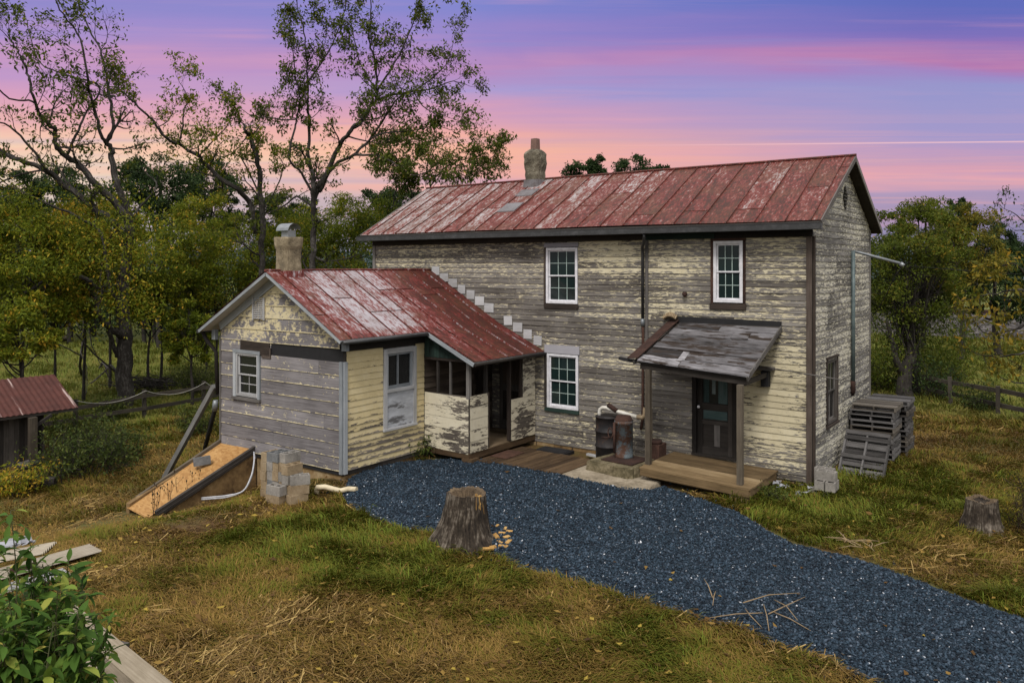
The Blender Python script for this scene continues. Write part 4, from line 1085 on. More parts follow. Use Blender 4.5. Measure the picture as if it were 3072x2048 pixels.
M['grass'] = leaf('autumn_grass', [(0, (.27, .17, .05)), (.14, (.18, .112, .029)), (.34, (.150, .112, .020)), (.58, (.132, .130, .015)), (.8, (.085, .108, .012)), (1, (.14, .185, .024))], .7, .2)
md = (x < -23.5) | (y > 11.0)
V5, F3 = V.reshape(n, 5, 3), np.array([(0, 1, 2), (0, 2, 3), (3, 2, 4)])
def blades(nm, sel, mat, lab, cat):
    m_ = int(sel.sum()); f_ = (F3[None] + 5 * np.arange(m_)[:, None, None]).reshape(-1, 3)
    setting(np_mesh(nm, V5[sel].reshape(-1, 3), f_, mat, per=3, rnd=np.repeat(cv[sel], 5)), 'stuff', lab, cat)
M['meadow'] = leaf('brightened_pasture_grass', [(0, (.22, .18, .055)), (.4, (.175, .17, .034)), (.75, (.115, .14, .024)), (1, (.15, .18, .035))], .7, .25)  # brighter than the lawn grass, to offset the shade under the trees
blades('grass', ~md, M['grass'], 'rough autumn grass, green in places and dry in others', 'grass')
blades('meadow_grass', md, M['meadow'], 'bright pasture grass beyond the fences', 'grass')
# straw: long cut stems lying flat
x, y, t = scatter(170000, 8.3, 26, 1.5, .72)
g_ = greenness(x, y)
k = ~excluded(x, y) & (edist(x, y) < -.0) & (RNG.random(len(x)) < np.clip(.85 - g_ * 1.35, .05, 1)) & (fbm(x, y, 1.1, 77) > .46)
x, y, t = x[k], y[k], t[k]; n = len(x)
L = .12 + .40 * RNG.random(n) ** 2
an = fbm(x, y, .5, 62) * 7 + RNG.normal(0, .8, n); wd = .0022 + .00030 * t
z0 = gz_arr(x, y) + .02 + .05 * RNG.random(n); z1 = z0 + RNG.normal(0, .02, n)
dx, dy = np.cos(an) * L / 2, np.sin(an) * L / 2; bx_, by_ = -np.sin(an) * wd, np.cos(an) * wd
V = np.stack([np.stack([x - dx - bx_, y - dy - by_, z0], -1), np.stack([x - dx + bx_, y - dy + by_, z0 + wd], -1), np.stack([x + dx + bx_, y + dy + by_, z1 + wd], -1), np.stack([x + dx - bx_, y + dy - by_, z1], -1)], 1).reshape(-1, 3)
Fq = (np.arange(4)[None] + 4 * np.arange(n)[:, None])
s = SN('straw'); M['straw'] = s.done(s.ramp(s.attr('rnd'), [(0, (.09, .05, .015)), (.5, (.18, .112, .033)), (1, (.40, .28, .10))]), .8)
setting(np_mesh('straw', V, Fq, M['straw'], per=4, rnd=np.repeat(RNG.random(n), 4)), 'stuff', 'flattened straw and cut stems lying on the lawn', 'straw')

# fallen leaves on the lawn and the drive
x, y, t = scatter(2600, 8.5, 30, 1.3, .7)
k = ~excluded(x, y) & ((edist(x, y) < 0) | (RNG.random(len(x)) < .08)); x, y, t = x[k], y[k], t[k]; n = len(x)
zz = np.where(edist(x, y) > 0, gravel_h(x, y) + .03, gz_arr(x, y) + .07 + .06 * RNG.random(n)); an = RNG.random(n) * 6.28; sl = (.025 + .03 * RNG.random(n)) * (1 + .02 * t)
V = np.stack([np.stack([x + np.cos(an + a_) * sl * f_, y + np.sin(an + a_) * sl * f_, zz + RNG.normal(0, .012, n)], -1) for a_, f_ in ((0, 1), (1.5, .5), (3.14, .9), (4.7, .5))], 1).reshape(-1, 3)
M['dead_leaf'] = leaf('fallen_leaf', [(0, (.05, .028, .012)), (.5, (.13, .075, .025)), (.85, (.25, .16, .04)), (1, (.36, .27, .05))], .8, .15)
setting(np_mesh('fallen_leaves', V, np.arange(4 * n).reshape(-1, 4), M['dead_leaf'], per=4, rnd=np.repeat(RNG.random(n), 4)), 'stuff', 'scattered brown and yellow fallen leaves on the ground', 'leaves')

# hills far behind
s = SN('distant_hills'); M['hills'] = s.done(s.mix(s.noise(s.pos(), .02, 5), (.025, .045, .055), (.05, .075, .085)), .95)
mb = MB()
prev = None
for k in range(-30, 31):
    a_ = math.atan2(WY[0], WY[1]) + k * .045
    dx, dy = math.sin(a_), math.cos(a_)
    hh = 14 + 9 * mnoise.noise(Vector((k * .23, 1, 4))) + 4 * mnoise.noise(Vector((k * .8, 7, 4)))
    cur = [(CAM[0] + dx * r_, CAM[1] + dy * r_, z) for r_, z in ((330, -2), (420, hh * .7), (470, hh), (560, hh * .8))]
    if prev:
        for j in range(3): mb.face([prev[j], cur[j], cur[j + 1], prev[j + 1]], None, .5, smooth=True)
    prev = cur
setting(mb.build('hills', M['hills']))

# ================================================================== THINGS IN THE YARD
# stump maker
def stump(name, label, p, r0, r1, h, lean=(0, 0), seed=0, group=None):
    o = thing(name, label, 'tree stump', p, group)
    n = 72; mb = MB()
    prof = [(-.15, 1.6), (0, 1.46), (.10, 1.32), (.25, 1.19), (.5, 1.08), (.8, 1.0), (1.0, .96)]
    rs = []
    for i, (q, m_) in enumerate(prof):
        ring = []
        for k in range(n):
            a_ = 2 * math.pi * k / n
            fl = 1 + (.30 * max(0, math.cos(a_ * 3 + seed)) + .14 * math.sin(a_ * 7 + seed)) * max(0, .6 - q) + .06 * mnoise.noise(Vector((math.cos(a_) * 3, math.sin(a_) * 3, q * 1.5 + seed)))
            fl += .05 * mnoise.noise(Vector((math.cos(a_) * 9, math.sin(a_) * 9, q * .8 + seed))) + .085 * mnoise.noise(Vector((math.cos(a_) * 20, math.sin(a_) * 20, q * 1.2)))
            rr = lerp(r0, r1, max(0, q)) * m_ / lerp(1, .96, max(0, q)) * fl
            hh = q * h + (.07 * h * mnoise.noise(Vector((math.cos(a_) * 1.3, math.sin(a_) * 1.3, 5 + seed))) + .03 * h * mnoise.noise(Vector((math.cos(a_) * 9, math.sin(a_) * 7, seed))) if q == 1.0 else 0)
            ring.append(Vector((p[0] + rr * math.cos(a_) + lean[0] * q, p[1] + rr * math.sin(a_) + lean[1] * q, p[2] + hh)))
        rs.append(ring)
    for i, (a_, b_) in enumerate(zip(rs, rs[1:])):
        for k in range(n):
            k2 = (k + 1) % n
            mb.face([a_[k], a_[k2], b_[k2], b_[k]], [(prof[i][0] * h, k / n * 2), (prof[i][0] * h, (k + 1) / n * 2), (prof[i + 1][0] * h, (k + 1) / n * 2), (prof[i + 1][0] * h, k / n * 2)], .5)
    mb.build('bark', M['stump'], o)
    mb = MB(); top = rs[-1]; c = sum(top, Vector()) / n
    i1 = [c + (q - c) * (.78 + U(-.05, .05)) + Vector((0, 0, -.02 * h + U(-.015, .02))) for q in top]
    i2 = [c + (q - c) * (.55 + U(-.06, .06)) + Vector((0, 0, (-.16 if seed < 2 else -.03) * h + U(-.03, .02))) for q in top]
    for k in range(n):
        k2 = (k + 1) % n
        mb.face([top[k], top[k2], i1[k2], i1[k]], None, .5); mb.face([i1[k], i1[k2], i2[k2], i2[k]], None, .3)
    hb = MB()
    for k in range(n):
        k2 = (k + 1) % n; hb.face([i2[k], i2[k2], c + Vector((0, 0, (-.30 if seed < 2 else -.05) * h))], None, .5)
    hb.build('hollow', M['bark_dark'] if seed < 2 else M['stump'], o)
    mb.build('cut_face', M['cut'], o)
    return o, rs
p1 = on_ground(1392, 1632)
st1, rs = stump('tree_stump', 'large grey stump with a hollow top and raw orange splinters beside the gravel', p1, .385, .325, .90, (.03, .02), 1.0)
mb = MB()
for k in range(6):
    q = rs[-1][(68 + k) % 72]
    c = p1 + Vector((0, 0, .8))
    d_ = (q - c); d_.z = 0; d_.normalize()
    mb.beam(q + d_ * U(-.05, .01) + Vector((0, 0, .01 + U(-.03, .05))), q + d_ * U(.0, .03) + Vector((U(-.02, .02), U(-.02, .02), -.06 - U(0, .25))), U(.02, .04), .012)
mb.build('split_wood', M['fresh_wood'], st1)
mb = MB()
st2, _ = stump('tree_stump', 'dark weathered stump standing in the grass at the right', on_ground(2945, 1592), .265, .25, .58, (0, 0), 4.0)
for k, (px_, py_) in enumerate(((1492, 1590), (1506, 1612), (1520, 1625), (1500, 1640), (1478, 1655), (1516, 1598), (1488, 1622), (1525, 1640), (1528, 1608), (1465, 1660), (1510, 1652))):
    p = on_ground(px_, py_); mb = MB()
    mb.box(p + Vector((0, 0, .085)), (U(.10, .20), U(.04, .08), U(.02, .04)), Matrix.Rotation(U(0, 3), 3, 'Z') @ Matrix.Rotation(U(-.4, .4), 3, 'X'))
    where = ['nearest the bark of the big stump', 'in the middle of the scatter by the big stump', 'farthest out on the gravel', 'low in the scatter of chips', 'in the straw below the stump', 'high in the scatter of chips', 'half hidden between larger chips', 'at the outer lower edge of the scatter', 'at the outer upper edge of the scatter', 'lowest of the chips in the straw', 'among the lower chips by the gravel'][k]
    tag(mb.build('wood_chip', M['fresh_wood']), 'orange wood chip %s' % where, 'wood chip', 'fresh wood chips beside the big stump')

# plank walkway, mat, slab, pump platform
def gzv(x, y, z): return (x, y, z)
wk = thing('plank_walkway', 'dark plank walkway in front of the enclosed porch door', 'walkway', (-6.1, -1.7, 0))
mb = MB()
for k in range(15):
    x = -7.13 + k * .158
    mb.box((x, -1.72 + U(-.01, .01), .085 + U(-.004, .004)), (.148, 1.62 + (.25 if k < 3 else 0) - (.0 if k < 11 else .1 * (k - 10) * .3), .035), Matrix.Rotation(-.05, 3, 'Z'))
mb.build('plank', M['walk'], wk)
mb = MB(); mb.box((-6.05, -2.38, .04), (2.3, .05, .07), Matrix.Rotation(-.05, 3, 'Z')); mb.box((-6.0, -1.0, .03), (2.3, .06, .06), Matrix.Rotation(-.05, 3, 'Z')); mb.build('bearer', M['walk'], wk)
mb = MB(); mb.box((-6.92, -1.75, .115), (.50, .80, .014), Matrix.Rotation(.02, 3, 'Z')); tag(mb.build('door_mat', M['mat']), 'dark brown mat lying on the walkway at the porch door', 'mat')
mb = MB(); mb.box((-6.3, -.55, .03), (.9, .5, .10)); mb.box((-6.3, -.55, .085), (.8, .42, .02)); tag(mb.build('drain_cover', M['black']), 'black grate set in the ground beside the main wall', 'grate')
mb = MB(); mb.box((-5.15, -.55, .10), (.38, .09, .05), Matrix.Rotation(-.15, 3, 'Z')); tag(mb.build('broken_board', M['trim_white']), 'short white board end lying by the main wall', 'board')
def blob_slab(mb, pts, z0, z1, seg=4, rough=.02, inset=.04):
    """a slab with a worn, irregular rim"""
    P = []
    n = len(pts)
    for i in range(n):
        a_, b_ = Vector(pts[i]), Vector(pts[(i + 1) % n])
        for k in range(seg):
            q = a_.lerp(b_, k / seg); P.append(q + Vector((U(-rough, rough), U(-rough, rough))))
    c = sum(P, Vector((0, 0))) / len(P)
    rings = []
    for z, f in ((z0, 1.03), (lerp(z0, z1, .55), 1.0), (z1 - .02, .985), (z1, .96)):
        rings.append([Vector((c.x + (q.x - c.x) * f + U(-rough, rough) * .4, c.y + (q.y - c.y) * f + U(-rough, rough) * .4, z + U(-rough, rough) * .3)) for q in P])
    for a_, b_ in zip(rings, rings[1:]):
        for k in range(len(P)):
            k2 = (k + 1) % len(P); mb.face([a_[k], a_[k2], b_[k2], b_[k]], None, .5)
    m_ = [Vector((c.x + (q.x - c.x) * .5, c.y + (q.y - c.y) * .5, z1 + U(-.008, .008))) for q in P]
    for k in range(len(P)):
        k2 = (k + 1) % len(P)
        mb.face([rings[-1][k], rings[-1][k2], m_[k2], m_[k]], None, .5); mb.face([m_[k], m_[k2], Vector((c.x, c.y, z1))], None, .5)
mb = MB(); blob_slab(mb, [(-4.92, -2.46), (-4.10, -2.62), (-3.5, -2.72), (-2.95, -2.74), (-2.72, -2.42), (-2.78, -1.75), (-3.4, -1.4), (-5.0, -1.1)], -.1, .085, 4, .03)
tag(mb.build('concrete_slab', M['concrete']), 'cracked tan concrete slab at the edge of the gravel', 'slab')
mb = MB(); blob_slab(mb, [(-4.62, -1.80), (-3.9, -1.93), (-3.42, -1.98), (-3.30, -1.7), (-3.34, -.75), (-4.45, -.7)], .04, .315, 4, .03)
tag(mb.build('pump_platform', M['mossy']), 'raised mossy concrete block under the pump', 'platform')
mb = MB(); mb.box((-3.86, -1.30, .335), (.84, .80, .02), Matrix.Rotation(-.08, 3, 'Z')); tag(mb.build('metal_plate', M['rust']), 'dark rusty plate on the concrete platform', 'plate')
# oil drum
dm = thing('oil_drum', 'black rusty oil drum against the main wall', 'drum', (-4.78, -.42, 0))
mb = MB(); R_ = .325
prof = [(.0, R_ - .01), (.02, R_), (.33, R_), (.345, R_ + .018), (.37, R_ + .018), (.385, R_), (.70, R_), (.715, R_ + .018), (.74, R_ + .018), (.755, R_), (1.06, R_), (1.065, R_ + .012), (1.085, R_ + .012), (1.09, R_ - .012), (1.065, R_ - .02), (1.06, .0)]
mb.tube([(-4.78, -.42, z + .02) for z, r in prof], [max(r, .001) for z, r in prof], 32, False, .4)
mb.build('barrel', M['drum'], dm)
mb = MB(); mb.cyl((-4.66, -.5, 1.075), .035, .03, 12); mb.build('bung', M['rust'], dm)
# pump casing
pm = thing('well_pump', 'rusty blue pump casing standing on the concrete platform', 'pump', (-4.0, -1.12, .345))
mb = MB(); mb.tube([(-4.0, -1.12, z) for z in (.345, .38, .75, .755, 1.12, 1.125, 1.20)], [.235, .215, .21, .218, .212, .222, .222], 28, True, .5); mb.build('casing', M['pump'], pm)
mb = MB(); mb.tube([(-4.0, -1.12, z) for z in (1.20, 1.215, 1.30)], [.225, .20, .17], 24); mb.build('cap', M['rust'], pm)
mb = MB(); mb.tube([(-4.13, -1.34, .45), (-4.13, -1.345, 1.16)], .03, 8); mb.build('rust_strip', M['rust'], pm)
mb = MB(); mb.tube([(-4.22, -1.32, .80), (-4.30, -1.44, .80), (-4.42, -1.42, .79)], .025, 8)
for k in range(13):
    a_ = 2 * math.pi * k / 12
mb.tube([(-4.24 + .10 * math.cos(2 * math.pi * k / 12) * .8, -1.33 - .10 * math.cos(2 * math.pi * k / 12) * .3, .9 + .12 * math.sin(2 * math.pi * k / 12)) for k in range(13)], .014, 6)
mb.build('spout', M['rust'], pm)
# pipe run over the drum
pp = thing('white_pipe', 'white plastic pipe run bridging the drum and the pump', 'pipe', (-4.8, -.45, 1.1))
mb = MB(); mb.tube([(-5.0, -.5, 1.08), (-5.0, -.5, 1.18), (-4.98, -.5, 1.26), (-4.90, -.51, 1.31), (-4.78, -.53, 1.32), (-4.5, -.58, 1.28), (-3.85, -.62, 1.20)], .048, 14); mb.build('pipe', M['pvc'], pp)
mb = MB(); mb.tube([(-4.72, -.55, 1.40), (-4.45, -.62, 1.29)], .058, 12); mb.build('rusty_sleeve', M['rust'], pp)
mb = MB(); mb.tube([(-3.90, -.62, 1.205), (-3.76, -.62, 1.21), (-3.70, -.62, 1.27), (-3.69, -.62, 1.45)], .055, 12); mb.build('elbow', M['block_tan'], pp)
mb = MB(); mb.tube([(-3.60, -.5, .34), (-3.60, -.5, 1.42)], .04, 10); mb.tube([(-3.62, -.5, .7), (-3.45, -.52, .69)], .03, 8); tag(mb.build('standpipe', M['post']), 'brown upright pipe behind the porch post', 'pipe')
mb = MB(); mb.box((-3.42, -.62, .34), (.36, .4, .6)); mb.tube([(-3.42, -.62, .64), (-3.42, -.62, .72)], [.16, .15], 14); tag(mb.build('pump_motor', M['rust']), 'rust-brown pump housing behind the blue casing', 'pump')

# cellar bulkhead with its plywood ramp cover
bk = thing('cellar_bulkhead', 'sloping cellar hatch covered in orange strand board at the wing gable', 'cellar hatch', (-12.6, -6.8, -.7))
T0, T1, B0, B1 = Vector((-13.30, -5.60, .25)), Vector((-11.90, -5.60, .26)), Vector((-13.42, -7.92, -.80)), Vector((-11.84, -8.26, -.70))
def rq(u, v): return T0.lerp(T1, u).lerp(B0.lerp(B1, u), v)
up_ = Vector((0, .4, .92))
mb = MB()
for (a_, b_, lift) in ((.04, .50, .02), (.505, .955, .028)):
    for k in range(8):
        v0, v1 = k / 8 * 1.03, (k + 1) / 8 * 1.03
        mb.face([rq(a_, v1) + up_ * lift, rq(b_, v1) + up_ * lift, rq(b_, v0) + up_ * lift, rq(a_, v0) + up_ * lift], [(a_ * 1.4, v1 * 2.5), (b_ * 1.4, v1 * 2.5), (b_ * 1.4, v0 * 2.5), (a_ * 1.4, v0 * 2.5)], .5)
mb.face([rq(.04, 1.03), rq(.96, 1.03), rq(.96, 0), rq(.04, 0)][::-1])
mb.face([rq(.04, 1.03), rq(.96, 1.03), rq(.96, 1.03) + up_ * .025, rq(.04, 1.03) + up_ * .025], [(0, 0), (1, 0), (1, .03), (0, .03)])
mb.build('ramp_board', M['osb'], bk)
mb = MB(); mb.beam(rq(.0, -.01) + up_ * .05, rq(.0, .93) + up_ * .05, .09, .10, up_); mb.build('side_rail', M['post'], bk)
mb = MB(); mb.beam(rq(1.0, -.02) + up_ * .03, rq(1.0, .97) + up_ * .03, .09, .12, up_); mb.beam(rq(1.03, .0) - up_ * .04, rq(1.03, .95) - up_ * .04, .05, .07, up_); mb.build('side_rail', M['dark_wood'], bk)
mb = MB()
for xx in (-11.90, -13.32):
    mb = MB()
    a_, b_, c_ = Vector((xx, -5.56, .2)), Vector((xx, -8.0, -.72)), Vector((xx, -5.56, -1.3))
    dd = Vector((xx, -8.0, -1.3))
    for w0, w1 in ((-.08, .06),):
        P = [q + Vector((w1, 0, 0)) for q in (a_, c_, dd, b_)]; Q = [q + Vector((w0, 0, 0)) for q in (a_, c_, dd, b_)]
        mb.face(P); mb.face(Q[::-1])
        for k in range(4): mb.face([P[k], Q[k], Q[(k + 1) % 4], P[(k + 1) % 4]])
    mb.build('side_wall', M['stucco'], bk)

# concrete blocks
def block_mesh(kind):
    mb = MB(); L, W, H, t_ = .39, .19, .19, .032
    for y_ in (-W / 2 + t_ / 2, W / 2 - t_ / 2): mb.box((0, y_, H / 2), (L, t_, H), rnd=.5)
    for x_ in (-L / 2 + t_ / 2, 0, L / 2 - t_ / 2): mb.box((x_, 0, H / 2), (t_, W - 2 * t_, H - .004), rnd=.5)
    me_ob = mb.build('concrete_block', M[kind]); COL.objects.unlink(me_ob)
    return me_ob.data
BM = {k: block_mesh(k) for k in ('block', 'block_tan', 'block_dark')}
def put_block(kind, loc, rot, label, group):
    o = bpy.data.objects.new('concrete_block', BM[kind]); COL.objects.link(o)
    o.location = loc; o.rotation_euler = rot
    tag(o, label, 'concrete block', group)
    return o
ORD = ['bottom', 'second', 'third', 'fourth', 'top']
random.seed(21)
for c in range(5):
    nrow = [5, 5, 5, 5, 4][c]
    for r_ in range(nrow):
        kind = random.choice(['block', 'block_tan', 'block_tan', 'block_dark'])
        x_ = -9.30 + c * .205; z_ = ground_z(x_, -7.1) - .02 + r_ * .193
        put_block(kind, (x_ + U(-.012, .012), -7.06 + U(-.02, .02) + (.0 if c < 4 else -.1), z_), (0, 0, rad(90) + U(-.04, .04)),
                  'block in the %s course of the tall stack, %s column from the hatch' % (ORD[r_], ['first', 'second', 'third', 'fourth', 'fifth'][c]), 'concrete blocks stacked at the wing corner')
for r_ in range(3):
    x_ = -8.36; z_ = ground_z(x_, -7.25) - .02 + r_ * .193
    put_block(['block_tan', 'block_tan', 'block'][r_], (x_ + .09, -7.20 + r_ * .03, z_), (0, U(-.03, .03), rad(78 - r_ * 9)), ['tilted tan block at the foot of the short column in front', 'orange-stained block in the middle of the short column in front', 'pale block on top of the short column in front'][r_], 'concrete blocks stacked at the wing corner')
for r_ in range(2):
    put_block(['block_tan', 'block'][r_], (-8.62 + r_ * .02, -7.46, ground_z(-8.6, -7.4) - .02 + r_ * .193), (0, 0, rad(4)), ['tan block lying lowest in front of the stack', 'grey block lying on the lowest front block'][r_], 'concrete blocks stacked at the wing corner')
put_block('block_dark', tuple(rq(.48, .36) + Vector((0, -.02, .09))), (rad(-6), rad(-5), rad(62)), 'single hollow block sitting on the strand board ramp', 'loose concrete blocks')
for k, (a_, b_, c_, rz, lab) in enumerate(((.30, -.42, .0, 0, 'lowest block half sunk in grass at the right corner of the house'), (.30, -.42, .193, 1.57, 'left block in the middle of the short stack at the right corner'), (.51, -.42, .193, 1.57, 'right block in the middle of the short stack at the right corner'),
                                     (.40, -.42, .386, 0, 'hollow block topping the short stack at the right corner'), (.30, -.16, .386, .0, 'block behind the top one against the gable wall'), (.30, -.16, .193, 0, 'rear middle block against the gable wall'))):
    put_block(['block', 'block', 'block', 'block', 'block', 'block'][k], (a_, b_, c_ - .06), (0, 0, rz + U(-.04, .04)), lab, 'concrete blocks stacked at the right corner')

# white conduit looping from the hatch, old drain pipe
mb = MB()
for o_ in (0, .035):
    pts = [(-11.72, -5.66, .10), (-11.70, -5.72, .22 + o_), (-11.45, -5.9, .27 + o_), (-11.05, -6.2, .16 + o_), (-10.75, -6.5, -.05 + o_), (-10.7, -6.75, -.28), (-11.0, -6.95, -.42 + o_), (-11.35, -7.1, -.48 + o_), (-11.75, -7.15, -.56 + o_)]
    sm = []
    for i in range(len(pts) - 1):
        for k in range(5):
            t_ = k / 5; P0, P1, P2, P3 = [Vector(pts[max(0, min(len(pts) - 1, i + q))]) for q in (-1, 0, 1, 2)]
            sm.append(.5 * ((2 * P1) + (P2 - P0) * t_ + (2 * P0 - 5 * P1 + 4 * P2 - P3) * t_ ** 2 + (3 * P1 - P0 - 3 * P2 + P3) * t_ ** 3))
    mb.tube(sm, .018, 8)
tag(mb.build('conduit', M['hose']), 'pale double conduit looping from the hatch down to the grass', 'conduit')
mb = MB()
a_, b_ = on_ground(950, 1486), on_ground(1045, 1480)
mb.tube([a_ + Vector((-.06, .05, -.05)), a_ + Vector((-.05, .05, .10)), a_ + Vector((0, .02, .17)), a_.lerp(b_, .25) + Vector((0, 0, .175)), a_.lerp(b_, .6) + Vector((0, 0, .10)), a_.lerp(b_, .75) + Vector((0, 0, .07)), b_ + Vector((0, 0, .10)), b_ + Vector((.2, .05, .11))], .055, 14)
tag(mb.build('drain_pipe', M['pvc_cream']), 'bent cream drain pipe running into the gravel edge', 'pipe')
# timber prop
mb = MB(); mb.beam((-13.47, -5.62, 1.72), (-15.65, -5.75, -1.05), .11, .13); tag(mb.build('timber_prop', M['pole']), 'long grey timber leaning on the left corner of the wing', 'timber')
# pallets
def pallet(label, group, tan=False):
    o = thing('pallet', label, 'pallet', (0, 0, 0), group)
    m_ = M['pallet_tan'] if tan else M['pallet']
    mb = MB()
    for k in range(7): mb.box((0, -.46 + k * .153, .115), (1.0, .095, .016))
    mb.build('top_deck', m_, o)
    for x_ in (-.48, 0, .48):
        mb = MB()
        mb.box((x_, 0, .062), (.038, 1.02, .088)); mb.build('stringer', m_, o)
    mb = MB()
    for k in (-.46, 0, .46): mb.box((0, k, .008), (1.0, .1, .016))
    mb.build('bottom_deck', m_, o)
    return o
def pcopy(src, label, group):
    c = src.copy(); COL.objects.link(c); c['label'] = label; c['group'] = group
    for ch_ in list(src.children):
        d_ = ch_.copy(); COL.objects.link(d_); d_.parent = c
    return c
protos = [pallet('x', 'x'), pallet('x', 'x', True), pallet('x', 'x')]
used = [False] * 3
NTH = ['lowest', 'second', 'third', 'fourth', 'fifth', 'sixth', 'seventh', 'eighth', 'ninth', 'tenth', 'topmost']
for si, (cx_, cy_, nm, num) in enumerate(((.55, 3.62, 'front', 11), (.66, 4.78, 'rear', 11))):
    for k in range(num):
        ki = random.choice([0, 0, 2, 1])
        lab = '%s pallet of the %s stack against the gable wall' % (NTH[k] if k < num - 1 else 'topmost', nm)
        if not used[ki]: o = protos[ki]; used[ki] = True; o['label'] = lab; o['group'] = 'stacked pallets'
        else: o = pcopy(protos[ki], lab, 'stacked pallets')
        o.location = (cx_ + U(-.03, .03) + (.05 if k == num - 1 else 0), cy_ + U(-.03, .03), ground_z(.6, 3) + k * .127)
        o.rotation_euler = (0, 0, U(-.03, .03) + (math.pi if U(0, 1) < .5 else 0))
for lab, loc, rot in (('grey pallet leaning in front of the stacked pallets', (.66, 1.46, .02), (rad(235), 0, rad(-5))), ('second leaning pallet, tucked behind the front leaning one', (.60, 1.96, .02), (rad(52), rad(0), rad(-3)))):
    o = pcopy(protos[0], lab, 'leaning pallets'); o.location = loc; o.rotation_euler = rot
    # the copy's origin sits at its centre: lift so the lower edge rests on the grass
    o.location = (loc[0], loc[1] + .51 * abs(math.cos(rot[0])), loc[2] + .51 * abs(math.sin(rot[0])) - .02)
for k_ in range(3):
    if not used[k_]:
        for ch_ in list(protos[k_].children): bpy.data.objects.remove(ch_)
        bpy.data.objects.remove(protos[k_])

# shed at the far left
sh = thing('shed', 'low dark shed with a rusty corrugated roof at the left edge', 'shed', (-21.2, -6.2, -1.2))
E0 = along(-60, 1259, 21.8); E1 = along(236, 1222, 23.8)
ed = (E1 - E0); ed.z = 0; ed.normalize(); E0.z = E1.z = .60
nn_ = Vector((-ed.y, ed.x, 0))                                   # away from the camera
Rr = along(145, 1124, 24.75); ln = (E1 - E0).length
run = max(.9, (Rr - E1).dot(nn_)); rise = max(.5, Rr.z - .60)
E0 = E0 - ed * 1.2; ln += 1.2
mb = MB(); nc = int(ln / .038)
for i in range(nc):
    u0_, u1_ = i / nc * ln, (i + 1) / nc * ln
    c0, c1 = .012 * math.sin(i * 1.57), .012 * math.sin((i + 1) * 1.57)
    for s0, s1, sg in ((0, 1, 1), (1, 2, -1)):
        q = lambda u_, f_, c_: E0 + ed * u_ + nn_ * run * f_ + Vector((0, 0, rise * (1 - abs(1 - f_)) + c_))
        mb.face([q(u0_, s0, c0), q(u1_, s0, c1), q(u1_, s1, c1), q(u0_, s1, c0)], [(u0_, 0), (u1_, 0), (u1_, 2), (u0_, 2)], .5)
mb.build('roof', M['shed_tin'], sh)
mb = MB()
ctr = E0 + ed * (ln / 2 - .75) + nn_ * run
Rz = Matrix((ed, nn_, Vector((0, 0, 1)))).transposed()
for i in range(22):
    x_ = -ln / 2 + .35 + i * (ln - .9) / 21
    mb.box(ctr + ed * (x_ + .2) - nn_ * (run - .45) + Vector((0, 0, -1.0)), ((ln - .9) / 21 - .006, .03, 2.1), Rz)
mb.box(ctr + ed * (ln / 2 - .05) + Vector((0, 0, -1.0)), (.03, run * 2 - .9, 2.1), Rz); mb.box(ctr + nn_ * (run - .45) + Vector((0, 0, -1.0)), (ln - .6, .03, 2.1), Rz); mb.box(ctr - ed * (ln / 2 - .2) + Vector((0, 0, -1.0)), (.03, run * 2 - .9, 2.1), Rz)
mb.build('wall', M['dark_wood'], sh)
mb = MB(); pb = along(98, 1400, 22.75); mb.box((pb.x, pb.y, -.55), (.20, .16, 2.1), Rz); mb.build('post', M['post'], sh)
mb = MB(); mb.beam(E0 + nn_ * .06 + Vector((0, 0, -.05)), E1 + nn_ * .06 + Vector((0, 0, -.05)), .06, .08); mb.beam((pb.x, pb.y, .2), tuple(Vector((pb.x, pb.y, .5)) + ed * .5), .08, .08); mb.build('eave_beam', M['dark_wood'], sh)
for lab, a_, b_, r_ in (('thick old log lying along the foot of the shed', (-30, 1468), (166, 1462), .17), ('shorter log lying on top of the shed foot log', (50, 1440), (120, 1428), .13)):
    A, B = on_ground(*a_), on_ground(*b_); off = Vector((0, 0, r_ * (.8 if r_ > .15 else 2.6)))
    mb = MB(); mb.tube([A + off, A.lerp(B, .5) + off + Vector((0, 0, .03)), B + off], [r_, r_ * 1.05, r_ * .9], 12, True, None, True, .06); tag(mb.build('log', M['bark']), lab, 'log', 'logs at the shed')

# lumber and sheets in the foreground, lower left
def flat_board(a, b, w_, th_, z_, mat, nm='board'):
    mb = MB(); mb.beam(a + Vector((0, 0, z_)), b + Vector((0, 0, z_)), w_, th_); return mb.build(nm, mat)
for k, (pa_, pb_, lab) in enumerate((((205, 1862), (450, 2065), 'outermost pale plank of the pile in the foreground'), ((180, 1880), (400, 2070), 'second pale plank from the lawn in the foreground pile'), ((160, 1905), (345, 2075), 'third pale plank from the lawn in the foreground pile'), ((140, 1930), (290, 2080), 'innermost pale plank under the leafy shrub'))):
    d_ = .60 * 0
    A, B = along(*pa_, 9.6), along(*pb_, 8.35)
    A.z = ground_z(A.x, A.y) + .35 ; B.z = A.z
    A, B = on_ground(pa_[0], pa_[1]), on_ground(pb_[0], pb_[1])
    A.z = B.z = .18 + [0, .012, .004, .016][k]
    B = A + (B - A) * 1.75
    o = flat_board(A, B, .150, .06, 0, M['lumber'], 'plank'); tag(o, lab, 'plank', 'planks piled in the foreground')
mb = MB()                                                          # support under the planks
A, B = on_ground(210, 1930), on_ground(380, 1960); mb.beam(A + Vector((0, 0, .07)), B + Vector((0, 0, .07)), .1, .1); tag(mb.build('sleeper', M['dark_wood']), 'short bearer under the pale planks', 'timber')
